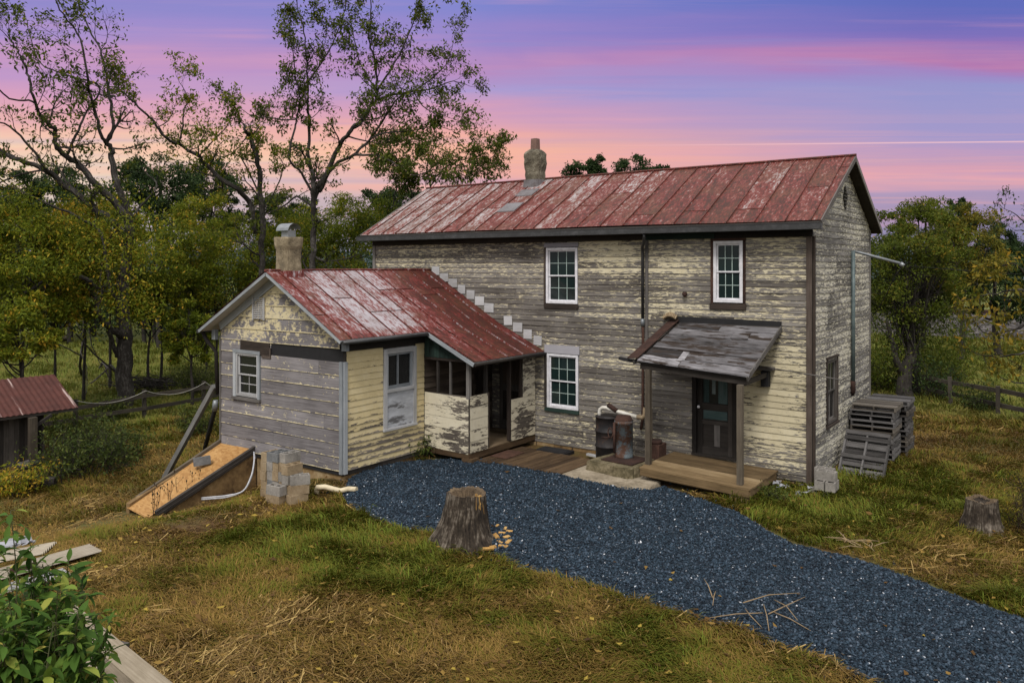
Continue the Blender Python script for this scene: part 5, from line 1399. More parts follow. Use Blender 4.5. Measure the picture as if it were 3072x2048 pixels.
def corr_sheet(a, b, w_, z_, mat, lab, amp=.03, nfl=7, tail=0.0):
    A, B = Vector(a), Vector(b); d_ = (B - A).normalized(); sd_ = Vector((-d_.y, d_.x, 0))
    L_m = (B - A).length; mb = MB(); n = nfl * 6
    for i in range(n):
        v0, v1 = (i / n - .5) * w_, ((i + 1) / n - .5) * w_
        h0, h1 = amp * math.sin(i / 6 * 6.283), amp * math.sin((i + 1) / 6 * 6.283)
        for k in range(6):
            u0_, u1_ = k / 6 * L_m, (k + 1) / 6 * L_m
            P = lambda u_, v_, h_: A + d_ * u_ + sd_ * v_ + Vector((0, 0, z_ + h_))
            mb.face([P(u0_, v0, h0), P(u1_, v0, h0), P(u1_, v1, h1), P(u0_, v1, h1)], [(u0_, v0), (u1_, v0), (u1_, v1), (u0_, v1)], .5, smooth=True)
    return tag(mb.build('corrugated_sheet', mat), lab, 'corrugated sheet', 'corrugated sheets in the foreground')
corr_sheet(on_ground(-40, 1760), on_ground(285, 1668), .50, .14, M['corrug'], 'uppermost pale corrugated sheet pointing towards the lawn')
corr_sheet(on_ground(-60, 1700), on_ground(150, 1660), .6, .10, M['corrug'], 'corrugated sheet half hidden at the left edge')
corr_sheet(on_ground(-20, 1790), on_ground(200, 1728), .36, .07, M['trim_white'], 'lower white corrugated strip under the shrub')
mb = MB(); mb.beam(on_ground(30, 1755) + Vector((0, 0, .22)), on_ground(110, 1732) + Vector((0, 0, .22)), .05, .06); tag(mb.build('metal_bar', M['rust']), 'dark rusty bar lying across the sheets', 'bar')
mb = MB(); A = on_ground(45, 1655)
for k in range(14):
    mb.face([A + Vector((U(-.5, .5), U(-.4, .4), U(.04, .25))) for _ in range(3)], None, None)
tag(mb.build('plastic_sheet', M['plastic']), 'crumpled grey plastic behind the corrugated sheets', 'plastic sheet')
mb = MB(); A = Vector((-.25, -.75, .0))
for k in range(26):
    c_ = A + Vector((U(-.35, .35), U(-.3, .3), U(.0, .16)))
    mb.face([c_ + Vector((U(-.14, .14), U(-.14, .14), U(-.04, .06))) for _ in range(3)], None, None)
tag(mb.build('plastic_sheet', M['plastic']), 'torn grey plastic tucked under the wall beside the stoop', 'plastic sheet')

# fences: posts and rails, each bay's rails on their own posts
def fence(name, label, pts, ph, rails, mat, rope=False, pw_=.12, group=None):
    o = thing(name, label, 'fence', pts[len(pts) // 2], group)
    for p in pts:
        mb = MB(); mb.box((p[0] + U(-.02, .02), p[1], p[2] + ph / 2 - .1), (pw_, pw_, ph + .2), Matrix.Rotation(U(-.04, .04), 3, 'X') @ Matrix.Rotation(U(-.04, .04), 3, 'Y')); mb.build('post', mat, o)
    for a_, b_ in zip(pts, pts[1:]):
        for rz in rails:
            mb = MB()
            da = Vector((-.07, -.03, 0)) if name == 'rail_fence' else Vector((-.05, -.05, 0))
            mb.beam(Vector(a_) + Vector((0, 0, rz + U(-.05, .05))) - da * 1.0, Vector(b_) + Vector((0, 0, rz + U(-.05, .05))) - da * 1.0, .045, .14); mb.build('rail', mat, o)
    return o
lf = [Vector((-24.3 - .12 * abs(k - 1), -3.94 + (k - 1) * 2.62 if k else -5.1, 0)) for k in range(7)]
for p in lf: p.z = ground_z(p.x, p.y)
fence('rail_fence', 'dark wooden rail fence across the left yard in front of the big tree', lf, 1.12, (.42, .86), M['fence'])
rf = [Vector((7.2 - k * 1.55, 7.3 + k * 1.55, 0)) for k in range(11)]
fence('rail_fence', 'dark wooden rail fence beyond the pallets at the right', rf, .98, (.38, .80), M['fence'])
mb = MB(); pts = []
for i in range(1, 5):
    a_, b_ = lf[i] + Vector((.1, 0, 1.08)), lf[i + 1] + Vector((.1, 0, 1.08))
    dip = [.25, .30, .55, .35][i - 1]
    for k in range(8): t_ = k / 8; pts.append(a_.lerp(b_, t_) - Vector((0, 0, dip * 4 * t_ * (1 - t_))))
mb.tube(pts, .012, 6); tag(mb.build('rope', M['rope']), 'slack pale rope draped between the left fence posts', 'rope')
# service wire
mb = MB(); A = Vector((1.2, 3.63, 4.83)); B = Vector((22, 12, 5.6)); mb.tube([A.lerp(B, k / 14) - Vector((0, 0, .75 * 4 * (k / 14) * (1 - k / 14))) for k in range(15)], .007, 6); tag(mb.build('service_wire', M['black']), 'thin service cable running off from the mast to the right', 'cable')
mb = MB(); pts = [(1.17, 3.62, 4.82), (1.0, 3.7, 4.6), (.75, 3.9, 4.1), (.3, 5.0, 3.6), (.05, 5.7, 3.4)]; mb.tube(pts, .01, 6); tag(mb.build('drop_wire', M['black']), 'black cable drooping from the mast end to the back corner', 'cable')
# railway bank behind the right fence
s = SN('ballast'); v1 = s.voro(s.pos(), 6.0, 'F1', 'Color'); M['ballast'] = s.done(s.ramp(s.xyz(v1)[0], [(0, (.018, .016, .015)), (.6, (.05, .045, .043)), (1, (.11, .10, .098))]), .95)
mb = MB(); A, B = along(2300, 900, 64), along(3600, 900, 50); dd = (B - A); dd.z = 0; dd.normalize(); nb = Vector((-dd.y, dd.x, 0))
A = A - dd * 30; Ln = 150
for u in range(30):
    P = [A + dd * (Ln * u / 30), A + dd * (Ln * (u + 1) / 30)]
    for (f0, z0_), (f1, z1_) in (((-4.5, -.1), (-1.5, 1.45)), ((-1.5, 1.45), (1.5, 1.5)), ((1.5, 1.5), (4.5, -.1))):
        mb.face([P[0] + nb * f0 + Vector((0, 0, z0_ - P[0].z)), P[1] + nb * f0 + Vector((0, 0, z0_ - P[1].z)), P[1] + nb * f1 + Vector((0, 0, z1_ - P[1].z)), P[0] + nb * f1 + Vector((0, 0, z1_ - P[0].z))], None, .5)
setting(mb.build('railway_embankment', M['ballast']))
for off, lab in ((-.72, 'near rail of the railway line on the gravel bank'), (.72, 'far rail of the railway line on the gravel bank')):
    mb = MB(); a_ = A + nb * off; b_ = A + dd * Ln + nb * off; a_.z = b_.z = 1.62; mb.beam(a_, b_, .08, .24); tag(mb.build('rail_track', M['rust']), lab, 'rail track', 'rails of the railway line')
# sticks on the gravel and at its edge
def sticks(lab, px_, py_, n_, sp, L_):
    c_ = on_ground(px_, py_); mb = MB()
    for _ in range(n_):
        p = c_ + Vector((U(-sp, sp), U(-sp, sp), .10 + U(0, .05))); a_ = U(0, 6.28); l_ = L_ * U(.5, 1)
        q = p + Vector((math.cos(a_) * l_, math.sin(a_) * l_, U(-.02, .06)))
        mb.tube([p, p.lerp(q, .5) + Vector((U(-.05, .05), U(-.05, .05), .03)), q], [.008, .007, .004], 5)
    return tag(mb.build('stick_pile', M['stick']), lab, 'sticks', 'dry sticks by the drive')
sticks('few dry stems lying on the gravel in the foreground', 2230, 1830, 9, .45, 1.0)
sticks('clump of dry sticks at the far edge of the gravel', 2575, 1655, 14, .22, .55)
# ================================================================== TREES AND PLANTS
random.seed(5)
def leaf_mesh(name, pos, size, rnd, mat, parent, droop=.5, asp=.42, label=None, out=None):
    """rhombic, slightly folded leaves, each turned its own way"""
    pos = np.asarray(pos, float); n = len(pos)
    if n == 0: return None
    a = RNG.normal(0, 1, (n, 3)); a[:, 2] -= droop
    if out is not None: a += out
    a /= np.linalg.norm(a, axis=1)[:, None]
    b = RNG.normal(0, 1, (n, 3)); b[:, 2] *= .6
    b -= a * (a * b).sum(1)[:, None]; b /= np.linalg.norm(b, axis=1)[:, None]
    c = np.cross(a, b)
    s_ = np.asarray(size)[:, None]
    v0 = pos; v2 = pos + a * s_
    m = pos + a * s_ * .45
    v1 = m + b * s_ * asp * .5 + c * s_ * .08; v3 = m - b * s_ * asp * .5 + c * s_ * .08
    V = np.stack([v0, v1, v2, v3], 1).reshape(-1, 3)
    F_ = np.arange(4)[None] + 4 * np.arange(n)[:, None]
    return np_mesh(name, V, F_, mat, parent, label, per=4, rnd=np.repeat(np.clip(rnd, 0, 1), 4))

def catmull(P, k=4):
    P = [Vector(p) for p in P]; r = []
    for i in range(len(P) - 1):
        a, b, c, d = P[max(0, i - 1)], P[i], P[i + 1], P[min(len(P) - 1, i + 2)]
        for j in range(k):
            t = j / k
            r.append(.5 * ((2 * b) + (c - a) * t + (2 * a - 5 * b + 4 * c - d) * t * t + (3 * b - a - 3 * c + d) * t ** 3))
    r.append(P[-1]); return r

def rdir():
    v = Vector((random.gauss(0, 1), random.gauss(0, 1), random.gauss(0, 1)))
    return v.normalized()

def grow(mb, p, d, L, r, lev, leaves, up=.12, kink=.35, dens=1.0, lsz=.13, bare=.0, nchild=5, perleaf=5):
    """a crooked branch with its own side twigs; leaf spots go into the list"""
    n = 5 if lev > 0 else 4
    pts = [p.copy()]; q = p.copy(); dd = d.copy()
    for i in range(n):
        dd = (dd + rdir() * kink + Vector((0, 0, up))).normalized()
        q = q + dd * (L / n); pts.append(q.copy())
    rr = [lerp(r, r * .35, i / n) for i in range(n + 1)]
    mb.tube(pts, rr, 5 if r > .03 else (4 if r > .012 else 3), False, .5)
    if lev > 0:
        for k in range(nchild):
            t = U(.25, 1.0); i = min(n - 1, int(t * n)); c = pts[i].lerp(pts[i + 1], t * n - i)
            cd_ = ((pts[i + 1] - pts[i]).normalized() * .7 + rdir() * .9).normalized()
            grow(mb, c, cd_, L * U(.35, .6), max(.005, r * U(.38, .55)), lev - 1, leaves, up, kink, dens, lsz, bare, max(2, nchild - 1), perleaf)
    elif U(0, 1) > bare:
        for k in range(int(perleaf * dens * U(.4, 1.6) + .5)):
            i = random.choice([n - 2, n - 1, n, n]); leaves.append((pts[i] + rdir() * U(.03, .26) * min(1.0, lsz / .12), lsz * U(.6, 1.25)))

def limb_tree(name, label, base_px, t, limbs, barkm, leafm, lsz=.15, spacing=.8, L=(1.0, 2.4), dens=1.0, bare=.25, group=None, cat='tree', lev=2, start=.25, perleaf=5, nchild=5, extra=None, rndf=None):
    """a tree whose main limbs follow the photo: (pixels, radius at start and end, depth change along the limb, twig share)"""
    o = thing(name, label, cat, on_ground(*base_px) if base_px else along(limbs[0][0][0][0], limbs[0][0][0][1], t), group)
    mb = MB(); leaves = []
    for (px, r0, r1, dd, tw) in limbs:
        P = [along(a, b, t + lerp(dd[0], dd[1], i / max(1, len(px) - 1)) + (U(-.3, .3) if 0 < i < len(px) - 1 else 0)) for i, (a, b) in enumerate(px)]
        P = catmull(P, 4)
        P = [p + rdir() * min(.06, r0 * .35) if 0 < i < len(P) - 1 else p for i, p in enumerate(P)]
        r0, r1 = (r0, r1 * .75) if r0 > .3 else (r0 * .8, r1 * .75)
        n = len(P); mb.tube(P, [lerp(r0, r1, (i / (n - 1)) ** .8) for i in range(n)], 10 if r0 > .12 else 7, True, .5, True, .05)
        if tw <= 0: continue
        ln = sum((b - a).length for a, b in zip(P, P[1:])); cnt = max(1, int(ln / spacing * tw))
        for k in range(cnt):
            f = start + (1 - start) * (k + U(0, 1)) / cnt
            i = min(n - 2, int(f * (n - 1))); c = P[i].lerp(P[i + 1], f * (n - 1) - i)
            d_ = ((P[i + 1] - P[i]).normalized() * .55 + rdir()).normalized()
            grow(mb, c, d_, U(*L) * lerp(1.0, .65, f), max(.010, lerp(r0, r1, f) * .42), lev, leaves, .10, .34, dens, lsz, bare, nchild, perleaf)
        grow(mb, P[-1], (P[-1] - P[-2]).normalized(), U(*L) * .7, max(.01, r1 * .8), lev, leaves, .1, .3, dens, lsz, bare, nchild, perleaf)
    mb.build('trunk', M[barkm], o)
    if extra: leaves += extra
    if leaves:
        rnd = np.clip(RNG.normal(.5, .22, len(leaves)), 0, 1)
        leaf_mesh('crown', [tuple(l[0]) for l in leaves], [l[1] for l in leaves], rnd, M[leafm], o, .7)
    return o

def crown_tree(name, label, c, R, base_z, tr, leafm, barkm='bark_dark', nclump=70, per=240, lsz=.16, clump=.32, group=None, cat='tree', limbs=14, flat=0.0, rsh=0.0, top=.0, stems=1, gap=.0):
    """trunk and limbs under a crown of many leaf clumps with gaps between them"""
    c = Vector(c); R = Vector(R)
    o = thing(name, label, cat, (c.x, c.y, base_z), group)
    mb = MB(); cl = []
    while len(cl) < nclump:
        d = rdir(); f = U(.15, 1) ** .45
        if d.z < -.75: continue
        lump = 1 + .28 * mnoise.noise(d * 2.1 + c * .37)
        p = Vector((c.x + d.x * R.x * f * lump, c.y + d.y * R.y * f * lump, c.z + d.z * R.z * f * lump))
        cl.append((p, f))
    fork = Vector((c.x + U(-.2, .2), c.y, lerp(base_z, c.z, .55)))
    for s_ in range(stems):
        bx_ = Vector((c.x + (U(-.4, .4) * R.x * .3 if stems > 1 else 0), c.y + (U(-.3, .3) if stems > 1 else 0), base_z - .2))
        mb.tube(catmull([bx_, bx_.lerp(fork, .5) + Vector((U(-.1, .1), U(-.1, .1), 0)), fork, c + Vector((U(-.3, .3) * R.x, 0, R.z * .3))], 4), [lerp(tr * 1.15, tr * .35, i / 12) for i in range(13)], 9, True, .5)
    for p, f in random.sample(cl, min(limbs, len(cl))):
        s0 = fork.lerp(c, U(0, .7)); m_ = s0.lerp(p, .5) + Vector((0, 0, -.08 * R.z + U(-.2, .2)))
        mb.tube(catmull([s0, m_, p], 4), [lerp(tr * .45, .012, i / 8) for i in range(9)], 5, False, .5)
        for _ in range(4): grow(mb, m_.lerp(p, U(.2, 1)), (rdir() + (p - s0).normalized()).normalized(), R.x * .28, .015, 1, [], .1)
    mb.build('trunk', M[barkm], o)
    pos, rnd, sz = [], [], []
    for p, f in cl:
        k = int(per * U(.5, 1.4)); cr = clump * min(R.x, R.z) * U(.6, 1.25)
        q = RNG.normal(0, 1, (k, 3)); q /= np.maximum(np.linalg.norm(q, axis=1), .3)[:, None]; q *= (RNG.random((k, 1)) ** .5) * cr * np.array([1, 1, .7])
        pos.append(q + np.array(p)); rnd.append(np.clip(RNG.normal(.42 + U(-.18, .18) + rsh, .2, k), 0, 1)); sz.append(lsz * (.6 + .7 * RNG.random(k)))
    leaf_mesh('crown', np.concatenate(pos), np.concatenate(sz), np.concatenate(rnd), M[leafm], o, .5)
    return o

def px_crown(name, label, cx, cy, rx, ry, t, leafm, base=None, **kw):
    c = along(cx, cy, t); k = t / FPX
    bz = ground_z(c.x, c.y) if base is None else base
    return crown_tree(name, label, c, (rx * k, rx * k * .9, ry * k), bz, kw.pop('tr', .16), leafm, **kw)

# ---- the big thin-leaved trees against the sky
A_ = [
 ([(377, 1232), (373, 1120), (373, 1013), (368, 868), (380, 760), (388, 674)], .36, .25, (0, 0), 0),
 ([(388, 680), (376, 601), (349, 543), (334, 480), (334, 449), (319, 429)], .19, .13, (0, .6), .25),
 ([(319, 429), (337, 388), (334, 327), (324, 260), (318, 214), (300, 150), (270, 90), (240, 30), (225, -50)], .10, .03, (.6, 2.0), 1),
 ([(319, 429), (306, 408), (288, 347), (270, 286), (262, 240), (250, 150), (225, 90), (180, 30), (150, -40)], .10, .03, (.6, -1.5), 1),
 ([(388, 674), (352, 612), (275, 536), (230, 490), (199, 469), (168, 434), (166, 393), (140, 365), (122, 352), (97, 286), (82, 219), (60, 160), (30, 120)], .20, .03, (0, -3), .9),
 ([(199, 469), (235, 390), (262, 330), (300, 262), (200, 225), (120, 190), (90, 110), (80, 60)], .07, .02, (-1, 1), .9),
 ([(166, 393), (120, 340), (100, 305), (40, 300), (0, 270), (-40, 200)], .07, .03, (-1, -2.5), .9),
 ([(380, 720), (330, 660), (275, 622), (200, 560), (143, 515), (61, 480), (0, 449), (-60, 380), (-90, 300)], .20, .07, (0, -3), .7),
 ([(143, 515), (90, 440), (30, 380), (-20, 360)], .08, .03, (-1.5, -3), .9),
 ([(365, 1010), (330, 985), (300, 940), (280, 880), (262, 835), (190, 825), (110, 860), (40, 900), (-60, 950)], .17, .06, (0, -4), .5),
 ([(352, 1070), (335, 1020), (322, 990)], .13, .10, (0, -.6), 0),
 ([(375, 1020), (352, 920), (330, 860), (300, 700), (230, 650), (120, 600), (30, 560)], .13, .04, (0, -2), .5),
 ([(388, 674), (420, 620), (470, 560), (440, 520)], .08, .03, (0, 1.5), .5),
]
limb_tree('walnut_tree', 'tall thin-leaved tree at the far left with a thick dark trunk behind the fence', (377, 1232), 32.5, A_, 'bark', 'leaf_sky', .19, .72, (1.0, 2.5), .9, .28, None, 'tree', 2, .2, 6, 5)
pos, rnd, sz = [], [], []
for k in range(95):                                            # its own low yellow-green sprays round the fork
    c = along(U(-40, 500), U(640, 990) if k % 3 else U(560, 760), U(29.5, 33.5)); n = 95
    q = RNG.normal(0, 1, (n, 3)) * np.array([.55, .55, .32]); pos.append(q + np.array(c)); rnd.append(np.clip(RNG.normal(.60 + U(-.15, .15), .2, n), 0, 1)); sz.append(.15 * (.6 + .7 * RNG.random(n)))
leaf_mesh('low_foliage', np.concatenate(pos), np.concatenate(sz), np.concatenate(rnd), M['leaf_olive'], bpy.data.objects['walnut_tree'], .7)
C_L = [
 ([(792, 1165), (790, 900), (786, 760), (786, 644), (780, 540), (772, 480), (759, 441)], .20, .13, (0, 0), .5),
 ([(759, 441), (748, 410), (736, 391), (730, 372)], .16, .06, (0, -.2), .6),
 ([(770, 700), (745, 602), (700, 560), (633, 510), (597, 469), (536, 434), (490, 403), (449, 352), (408, 311), (367, 276), (345, 235)], .17, .03, (0, -2.5), 1.0),
 ([(536, 434), (548, 380), (552, 330), (565, 300), (540, 250)], .06, .02, (-1, -1), .9),
 ([(597, 469), (650, 410), (680, 380), (700, 330)], .05, .02, (-1, -2), .9),
 ([(784, 600), (720, 470), (660, 470), (600, 430)], .06, .02, (0, 1.5), .9),
 ([(784, 640), (830, 560), (850, 500), (835, 470)], .06, .02, (0, .8), .9),
]
limb_tree('broken_tree', 'broken-topped tree with a long limb sweeping left behind the wing chimney', (790, 1000), 38, C_L, 'bark', 'leaf_olive', .18, .66, (.9, 2.1), 1.0, .14, None, 'tree', 2, .2, 7, 5)
D_ = [
 ([(936, 1188), (935, 900), (935, 797), (943, 700), (943, 605), (940, 560), (935, 510)], .21, .13, (0, 0), .3),
 ([(935, 510), (925, 464), (927, 406), (926, 360), (922, 318), (924, 286), (922, 230), (919, 153), (909, 77), (894, 26), (880, -40)], .105, .025, (0, .5), .9),
 ([(924, 245), (965, 189), (996, 133), (1027, 61), (1040, 0)], .06, .02, (.2, 1.5), .9),
 ([(940, 600), (958, 560), (975, 530), (1016, 439), (1045, 400), (1072, 372), (1100, 335), (1123, 306), (1131, 270), (1129, 204), (1113, 143), (1108, 82), (1116, 0), (1120, -50)], .17, .025, (0, -1), .9),
 ([(1131, 275), (1159, 230), (1210, 143), (1241, 61), (1255, 20)], .07, .02, (-.6, -2), .95),
 ([(1128, 300), (1185, 283), (1241, 276), (1302, 265), (1360, 245), (1400, 255)], .08, .02, (-.7, .5), .95),
 ([(1241, 276), (1290, 240), (1340, 190), (1365, 110)], .05, .015, (0, 1.5), 1.0),
 ([(958, 575), (1000, 500), (1067, 459), (1108, 418), (1144, 367), (1174, 321), (1230, 270), (1280, 330), (1340, 350)], .11, .02, (0, -2), .9),
 ([(1108, 418), (1164, 398), (1236, 393), (1302, 378), (1350, 390)], .05, .02, (-1.5, -1), .9),
 ([(1060, 465), (1129, 467), (1190, 495), (1241, 525), (1300, 510)], .08, .02, (-1, -2.4), .9),
 ([(940, 580), (905, 520), (868, 474), (884, 383), (889, 357), (899, 296), (884, 220), (880, 150), (860, 70)], .085, .02, (0, -1.5), .9),
 ([(889, 357), (850, 360), (802, 352), (766, 352), (735, 335), (690, 300)], .05, .015, (-.9, 1), .9),
 ([(1131, 272), (1080, 190), (1060, 100), (1045, 30)], .05, .02, (-.6, .8), .95),
 ([(940, 620), (890, 590), (850, 620), (800, 640)], .08, .03, (0, 1), .6),
]
limb_tree('locust_tree', 'tall open tree with forking limbs rising behind the wing roof', (935, 980), 36, D_, 'bark', 'leaf_sky', .175, .60, (.8, 2.1), 1.0, .16, None, 'tree', 2, .2, 6, 6)
E_L = [
 ([(1290, 1078), (1288, 800), (1285, 640), (1292, 561), (1327, 510), (1370, 485), (1414, 474), (1450, 459), (1475, 440)], .08, .015, (0, 0), 1.0),
 ([(1395, 1078), (1400, 640), (1409, 556), (1440, 500), (1475, 474), (1490, 450)], .06, .015, (0, 1), .9),
 ([(1292, 561), (1280, 500), (1300, 440), (1310, 400)], .06, .02, (0, 1), 1.0),
 ([(1245, 1090), (1240, 640), (1225, 540), (1240, 470), (1225, 420)], .06, .02, (0, -1), 1.0),
 ([(1185, 1090), (1180, 640), (1190, 560), (1165, 500), (1180, 450)], .06, .02, (0, -1), 1.0),
]
limb_tree('sapling', 'wispy small tree showing over the left end of the main roof', None, 42, E_L, 'bark', 'leaf_sky', .20, .55, (.8, 1.8), 1.1, .15, None, 'tree', 2, .1, 6, 5)

# ---- leafy trees and thicket behind the yard, left
OLV = 'yellowing trees behind the left fence'
for (cx, cy, rx, ry, t, nc, lab, rs_) in (
    (70, 800, 190, 220, 30, 90, 'olive tree hanging into the left edge above the shed', .05),
    (250, 800, 170, 190, 34, 80, 'yellow-green tree around the thick trunk', .2),
    (60, 1010, 120, 130, 27, 45, 'low yellow-leaved tree just behind the shed roof', .15),
    (480, 830, 180, 170, 38, 80, 'olive tree between the thick trunk and the broken tree', .03),
    (650, 850, 170, 190, 40, 80, 'olive tree directly left of the wing chimney', .05),
    (860, 790, 170, 170, 42, 80, 'olive tree directly right of the wing chimney', .0),
    (1040, 720, 160, 150, 44, 70, 'green tree between the wing chimney and the main roof', -.06),
    (575, 1000, 80, 100, 33, 36, 'small green tree at the left corner of the wing', -.05),
    (170, 900, 110, 80, 31, 40, 'low yellow tree between the shed roof and the thick trunk', .2),
    (450, 900, 110, 80, 37, 40, 'low olive tree directly right of the thick trunk', .05),
    (620, 690, 110, 110, 45, 45, 'olive tree under the sweeping limb', .05),
    (330, 690, 130, 110, 38, 50, 'yellow-green tree high behind the thick trunk', .15),
    (760, 960, 110, 110, 41, 40, 'olive tree peeping over the wing ridge', .0)):
    px_crown('olive_tree', lab, cx, cy, rx, ry, t, 'leaf_olive', nclump=nc, per=250, lsz=.15, clump=.26, group=OLV, rsh=rs_ + .07, tr=.07)
DRK = 'dark trees behind the left field'
for (cx, cy, rx, ry, t, lab) in (
    (30, 640, 130, 140, 58, 'dark tree at the left edge behind the olive ones'),
    (210, 640, 130, 130, 60, 'dark tree left of the thick trunk'),
    (480, 590, 130, 140, 56, 'dark green tree right of the thick trunk, topping the wood'),
    (620, 620, 120, 130, 60, 'dark tree between the sweeping limb and the broken tree'),
    (1180, 640, 110, 100, 62, 'dark round tree touching the left end of the main roof'),
    (850, 650, 110, 80, 62, 'dark tree between the broken tree and the forking tree')):
    px_crown('dark_tree', lab, cx, cy, rx, ry, t, 'leaf_dark', nclump=70, per=170, lsz=.26, clump=.24, group=DRK, tr=.2)
# the unbroken dark wood behind them
pos, rnd, sz = [], [], []
mbt = MB()
for k in range(290):
    px_ = U(-260, 1420); t = U(58, 84); py_ = 800 + U(-100, 195) * (1 if px_ < 1200 else .5)
    c = along(px_, py_, t); r_ = U(1.6, 3.0); n = 330
    q = RNG.normal(0, 1, (n, 3)); q /= np.maximum(np.linalg.norm(q, axis=1), .4)[:, None]; q *= (RNG.random((n, 1)) ** .4) * r_
    pos.append(q + np.array(c)); rnd.append(np.clip(RNG.normal(.35, .2, n), 0, 1)); sz.append(.26 * (.6 + .8 * RNG.random(n)))
    if k % 3 == 0: mbt.tube([(c.x, c.y, ground_z(c.x, c.y) - .2), (c.x + U(-.4, .4), c.y, c.z)], [U(.12, .25), .08], 6, False, .5)
o = leaf_mesh('woodland', np.concatenate(pos), np.concatenate(sz), np.concatenate(rnd), M['leaf_dark'], None, .5)
setting(o, 'stuff', 'dark continuous woodland edge behind the left field', 'woodland')
w_ = mbt.build('trunks_mass', M['bark_dark'], o); w_['kind'] = 'stuff'; w_.name = 'trunk'

# ---- behind the roof and to the right
for (cx, cy, rx, ry, lab) in ((1735, 535, 50, 55, 'small dark tree rising over the ridge right of the chimney'), (1790, 520, 36, 50, 'slim dark tree behind the ridge, middle one of the four'), (1895, 515, 62, 58, 'broad dark tree behind the middle of the ridge'), (1968, 530, 48, 38, 'low dark tree behind the ridge, right of the broad one')):
    px_crown('oak_tree', lab, cx, cy, rx, ry, 80, 'leaf_dark', nclump=34, per=110, lsz=.30, clump=.3, group='dark trees behind the main roof', tr=.25)
px_crown('round_tree', 'round olive tree with many upright stems behind the pallets', 2745, 830, 175, 240, 30, 'leaf_right', nclump=105, per=270, lsz=.115, clump=.22, tr=.10, stems=7, limbs=44, barkm='bark_dark')
q_ = [RNG.normal(0, 1, (130, 3)) * np.array([.42, .42, .34]) + np.array(along(U(2600, 2900), U(930, 1130), U(28.8, 31))) for _ in range(75)]
leaf_mesh('low_foliage', np.concatenate(q_), .11 * (.6 + .7 * RNG.random(75 * 130)), np.clip(RNG.normal(.32, .2, 75 * 130), 0, 1), M['leaf_right'], bpy.data.objects['round_tree'], .6)
mb = MB(); g0 = on_ground(2713, 1192)
tr_ = bpy.data.objects['round_tree']
P = [g0 + Vector((0, 0, -.1)), along(2716, 1120, 29.4), along(2735, 1060, 29.4), along(2728, 1010, 29.4), along(2735, 930, 29.6)]
mb.tube(catmull(P, 4), [lerp(.30, .08, i / 16) for i in range(17)], 12, True, .5, True, .12)
mb.tube(catmull([along(2716, 1130, 29.4), along(2690, 1085, 29.2), along(2678, 1030, 29.2), along(2660, 960, 29.2)], 4), [lerp(.16, .05, i / 12) for i in range(13)], 9, True, .5, True, .1)
for k in range(46):
    s0 = along(U(2690, 2760), U(1000, 1070), 29.5 + U(-.5, .5)); grow(mb, s0, Vector((U(-.5, .5), U(-.5, .5), 1)).normalized(), U(1.5, 3.0), .022, 1, [], .1, .16)
mb.build('trunk', M['bark_dark'], tr_)
px_crown('gold_tree', 'gold and orange tree behind the round tree', 2880, 770, 130, 160, 40, 'leaf_gold', nclump=80, per=220, lsz=.15, clump=.24, tr=.15)
px_crown('gold_tree', 'olive tree peeping over the top of the round tree', 2770, 690, 110, 90, 46, 'leaf_right', nclump=50, per=200, lsz=.17, clump=.26, tr=.15)
for (cx, cy, rx, ry, t, lab) in ((2885, 650, 50, 50, 66, 'dark green tree topping the right-hand trees'), (2985, 745, 80, 75, 60, 'dark conifer-green tree at the right'), (3080, 790, 80, 80, 62, 'dark tree cut by the right edge'), (2650, 800, 60, 110, 64, 'dark tree beside the back corner of the house'), (2930, 850, 120, 80, 72, 'dark low tree behind the railway'), (2790, 850, 120, 80, 74, 'dark low tree behind the railway, nearer the house'), (3000, 870, 110, 130, 42, 'green tree before the railway bank at the far right')):
    px_crown('dark_tree', lab, cx, cy, rx, ry, t, 'leaf_dark', nclump=45, per=170, lsz=.24, clump=.26, group='dark trees at the right', tr=.2)
H_ = [
 ([(3300, 1408), (3285, 1280), (3262, 1180), (3230, 1050), (3225, 930), (3240, 820)], .10, .04, (0, 0), .4),
 ([(3260, 1180), (3200, 1000), (3130, 900), (3060, 870), (2990, 880), (2930, 890)], .07, .012, (0, 0), 1.0),
 ([(3200, 1000), (3120, 960), (3040, 990), (2960, 1000), (2920, 960)], .05, .012, (0, .8), 1.0),
 ([(3220, 1050), (3150, 1040), (3060, 1060), (2990, 1070), (2930, 1060)], .05, .012, (0, .5), .9),
 ([(3130, 900), (3080, 830), (3040, 790), (3000, 800)], .04, .012, (0, -.5), 1.0),
 ([(3230, 1100), (3140, 1130), (3060, 1150), (3000, 1130)], .04, .012, (0, .6), .7),
]
limb_tree('yellowing_sapling', 'sapling with yellow-green leaves reaching in from the right edge', None, 19, H_, 'bark', 'leaf_gold', .15, .45, (.5, 1.0), 1.3, .05, None, 'tree', 1, .15, 7, 6)
limb_tree('bare_tree', 'nearly bare small tree reaching in at the right edge against the sky', None, 30, [([(3180, 1190), (3165, 980), (3120, 760)], .10, .05, (0, 0), 0), ([(3120, 760), (3085, 680), (3040, 640), (3010, 625)], .05, .01, (0, 0), 1.0), ([(3100, 700), (3060, 690), (3020, 700)], .03, .01, (0, .5), 1.0)], 'bark_dark', 'leaf_dark', .14, .5, (.5, 1.2), .7, .3, None, 'tree', 2, .1, 4, 5)

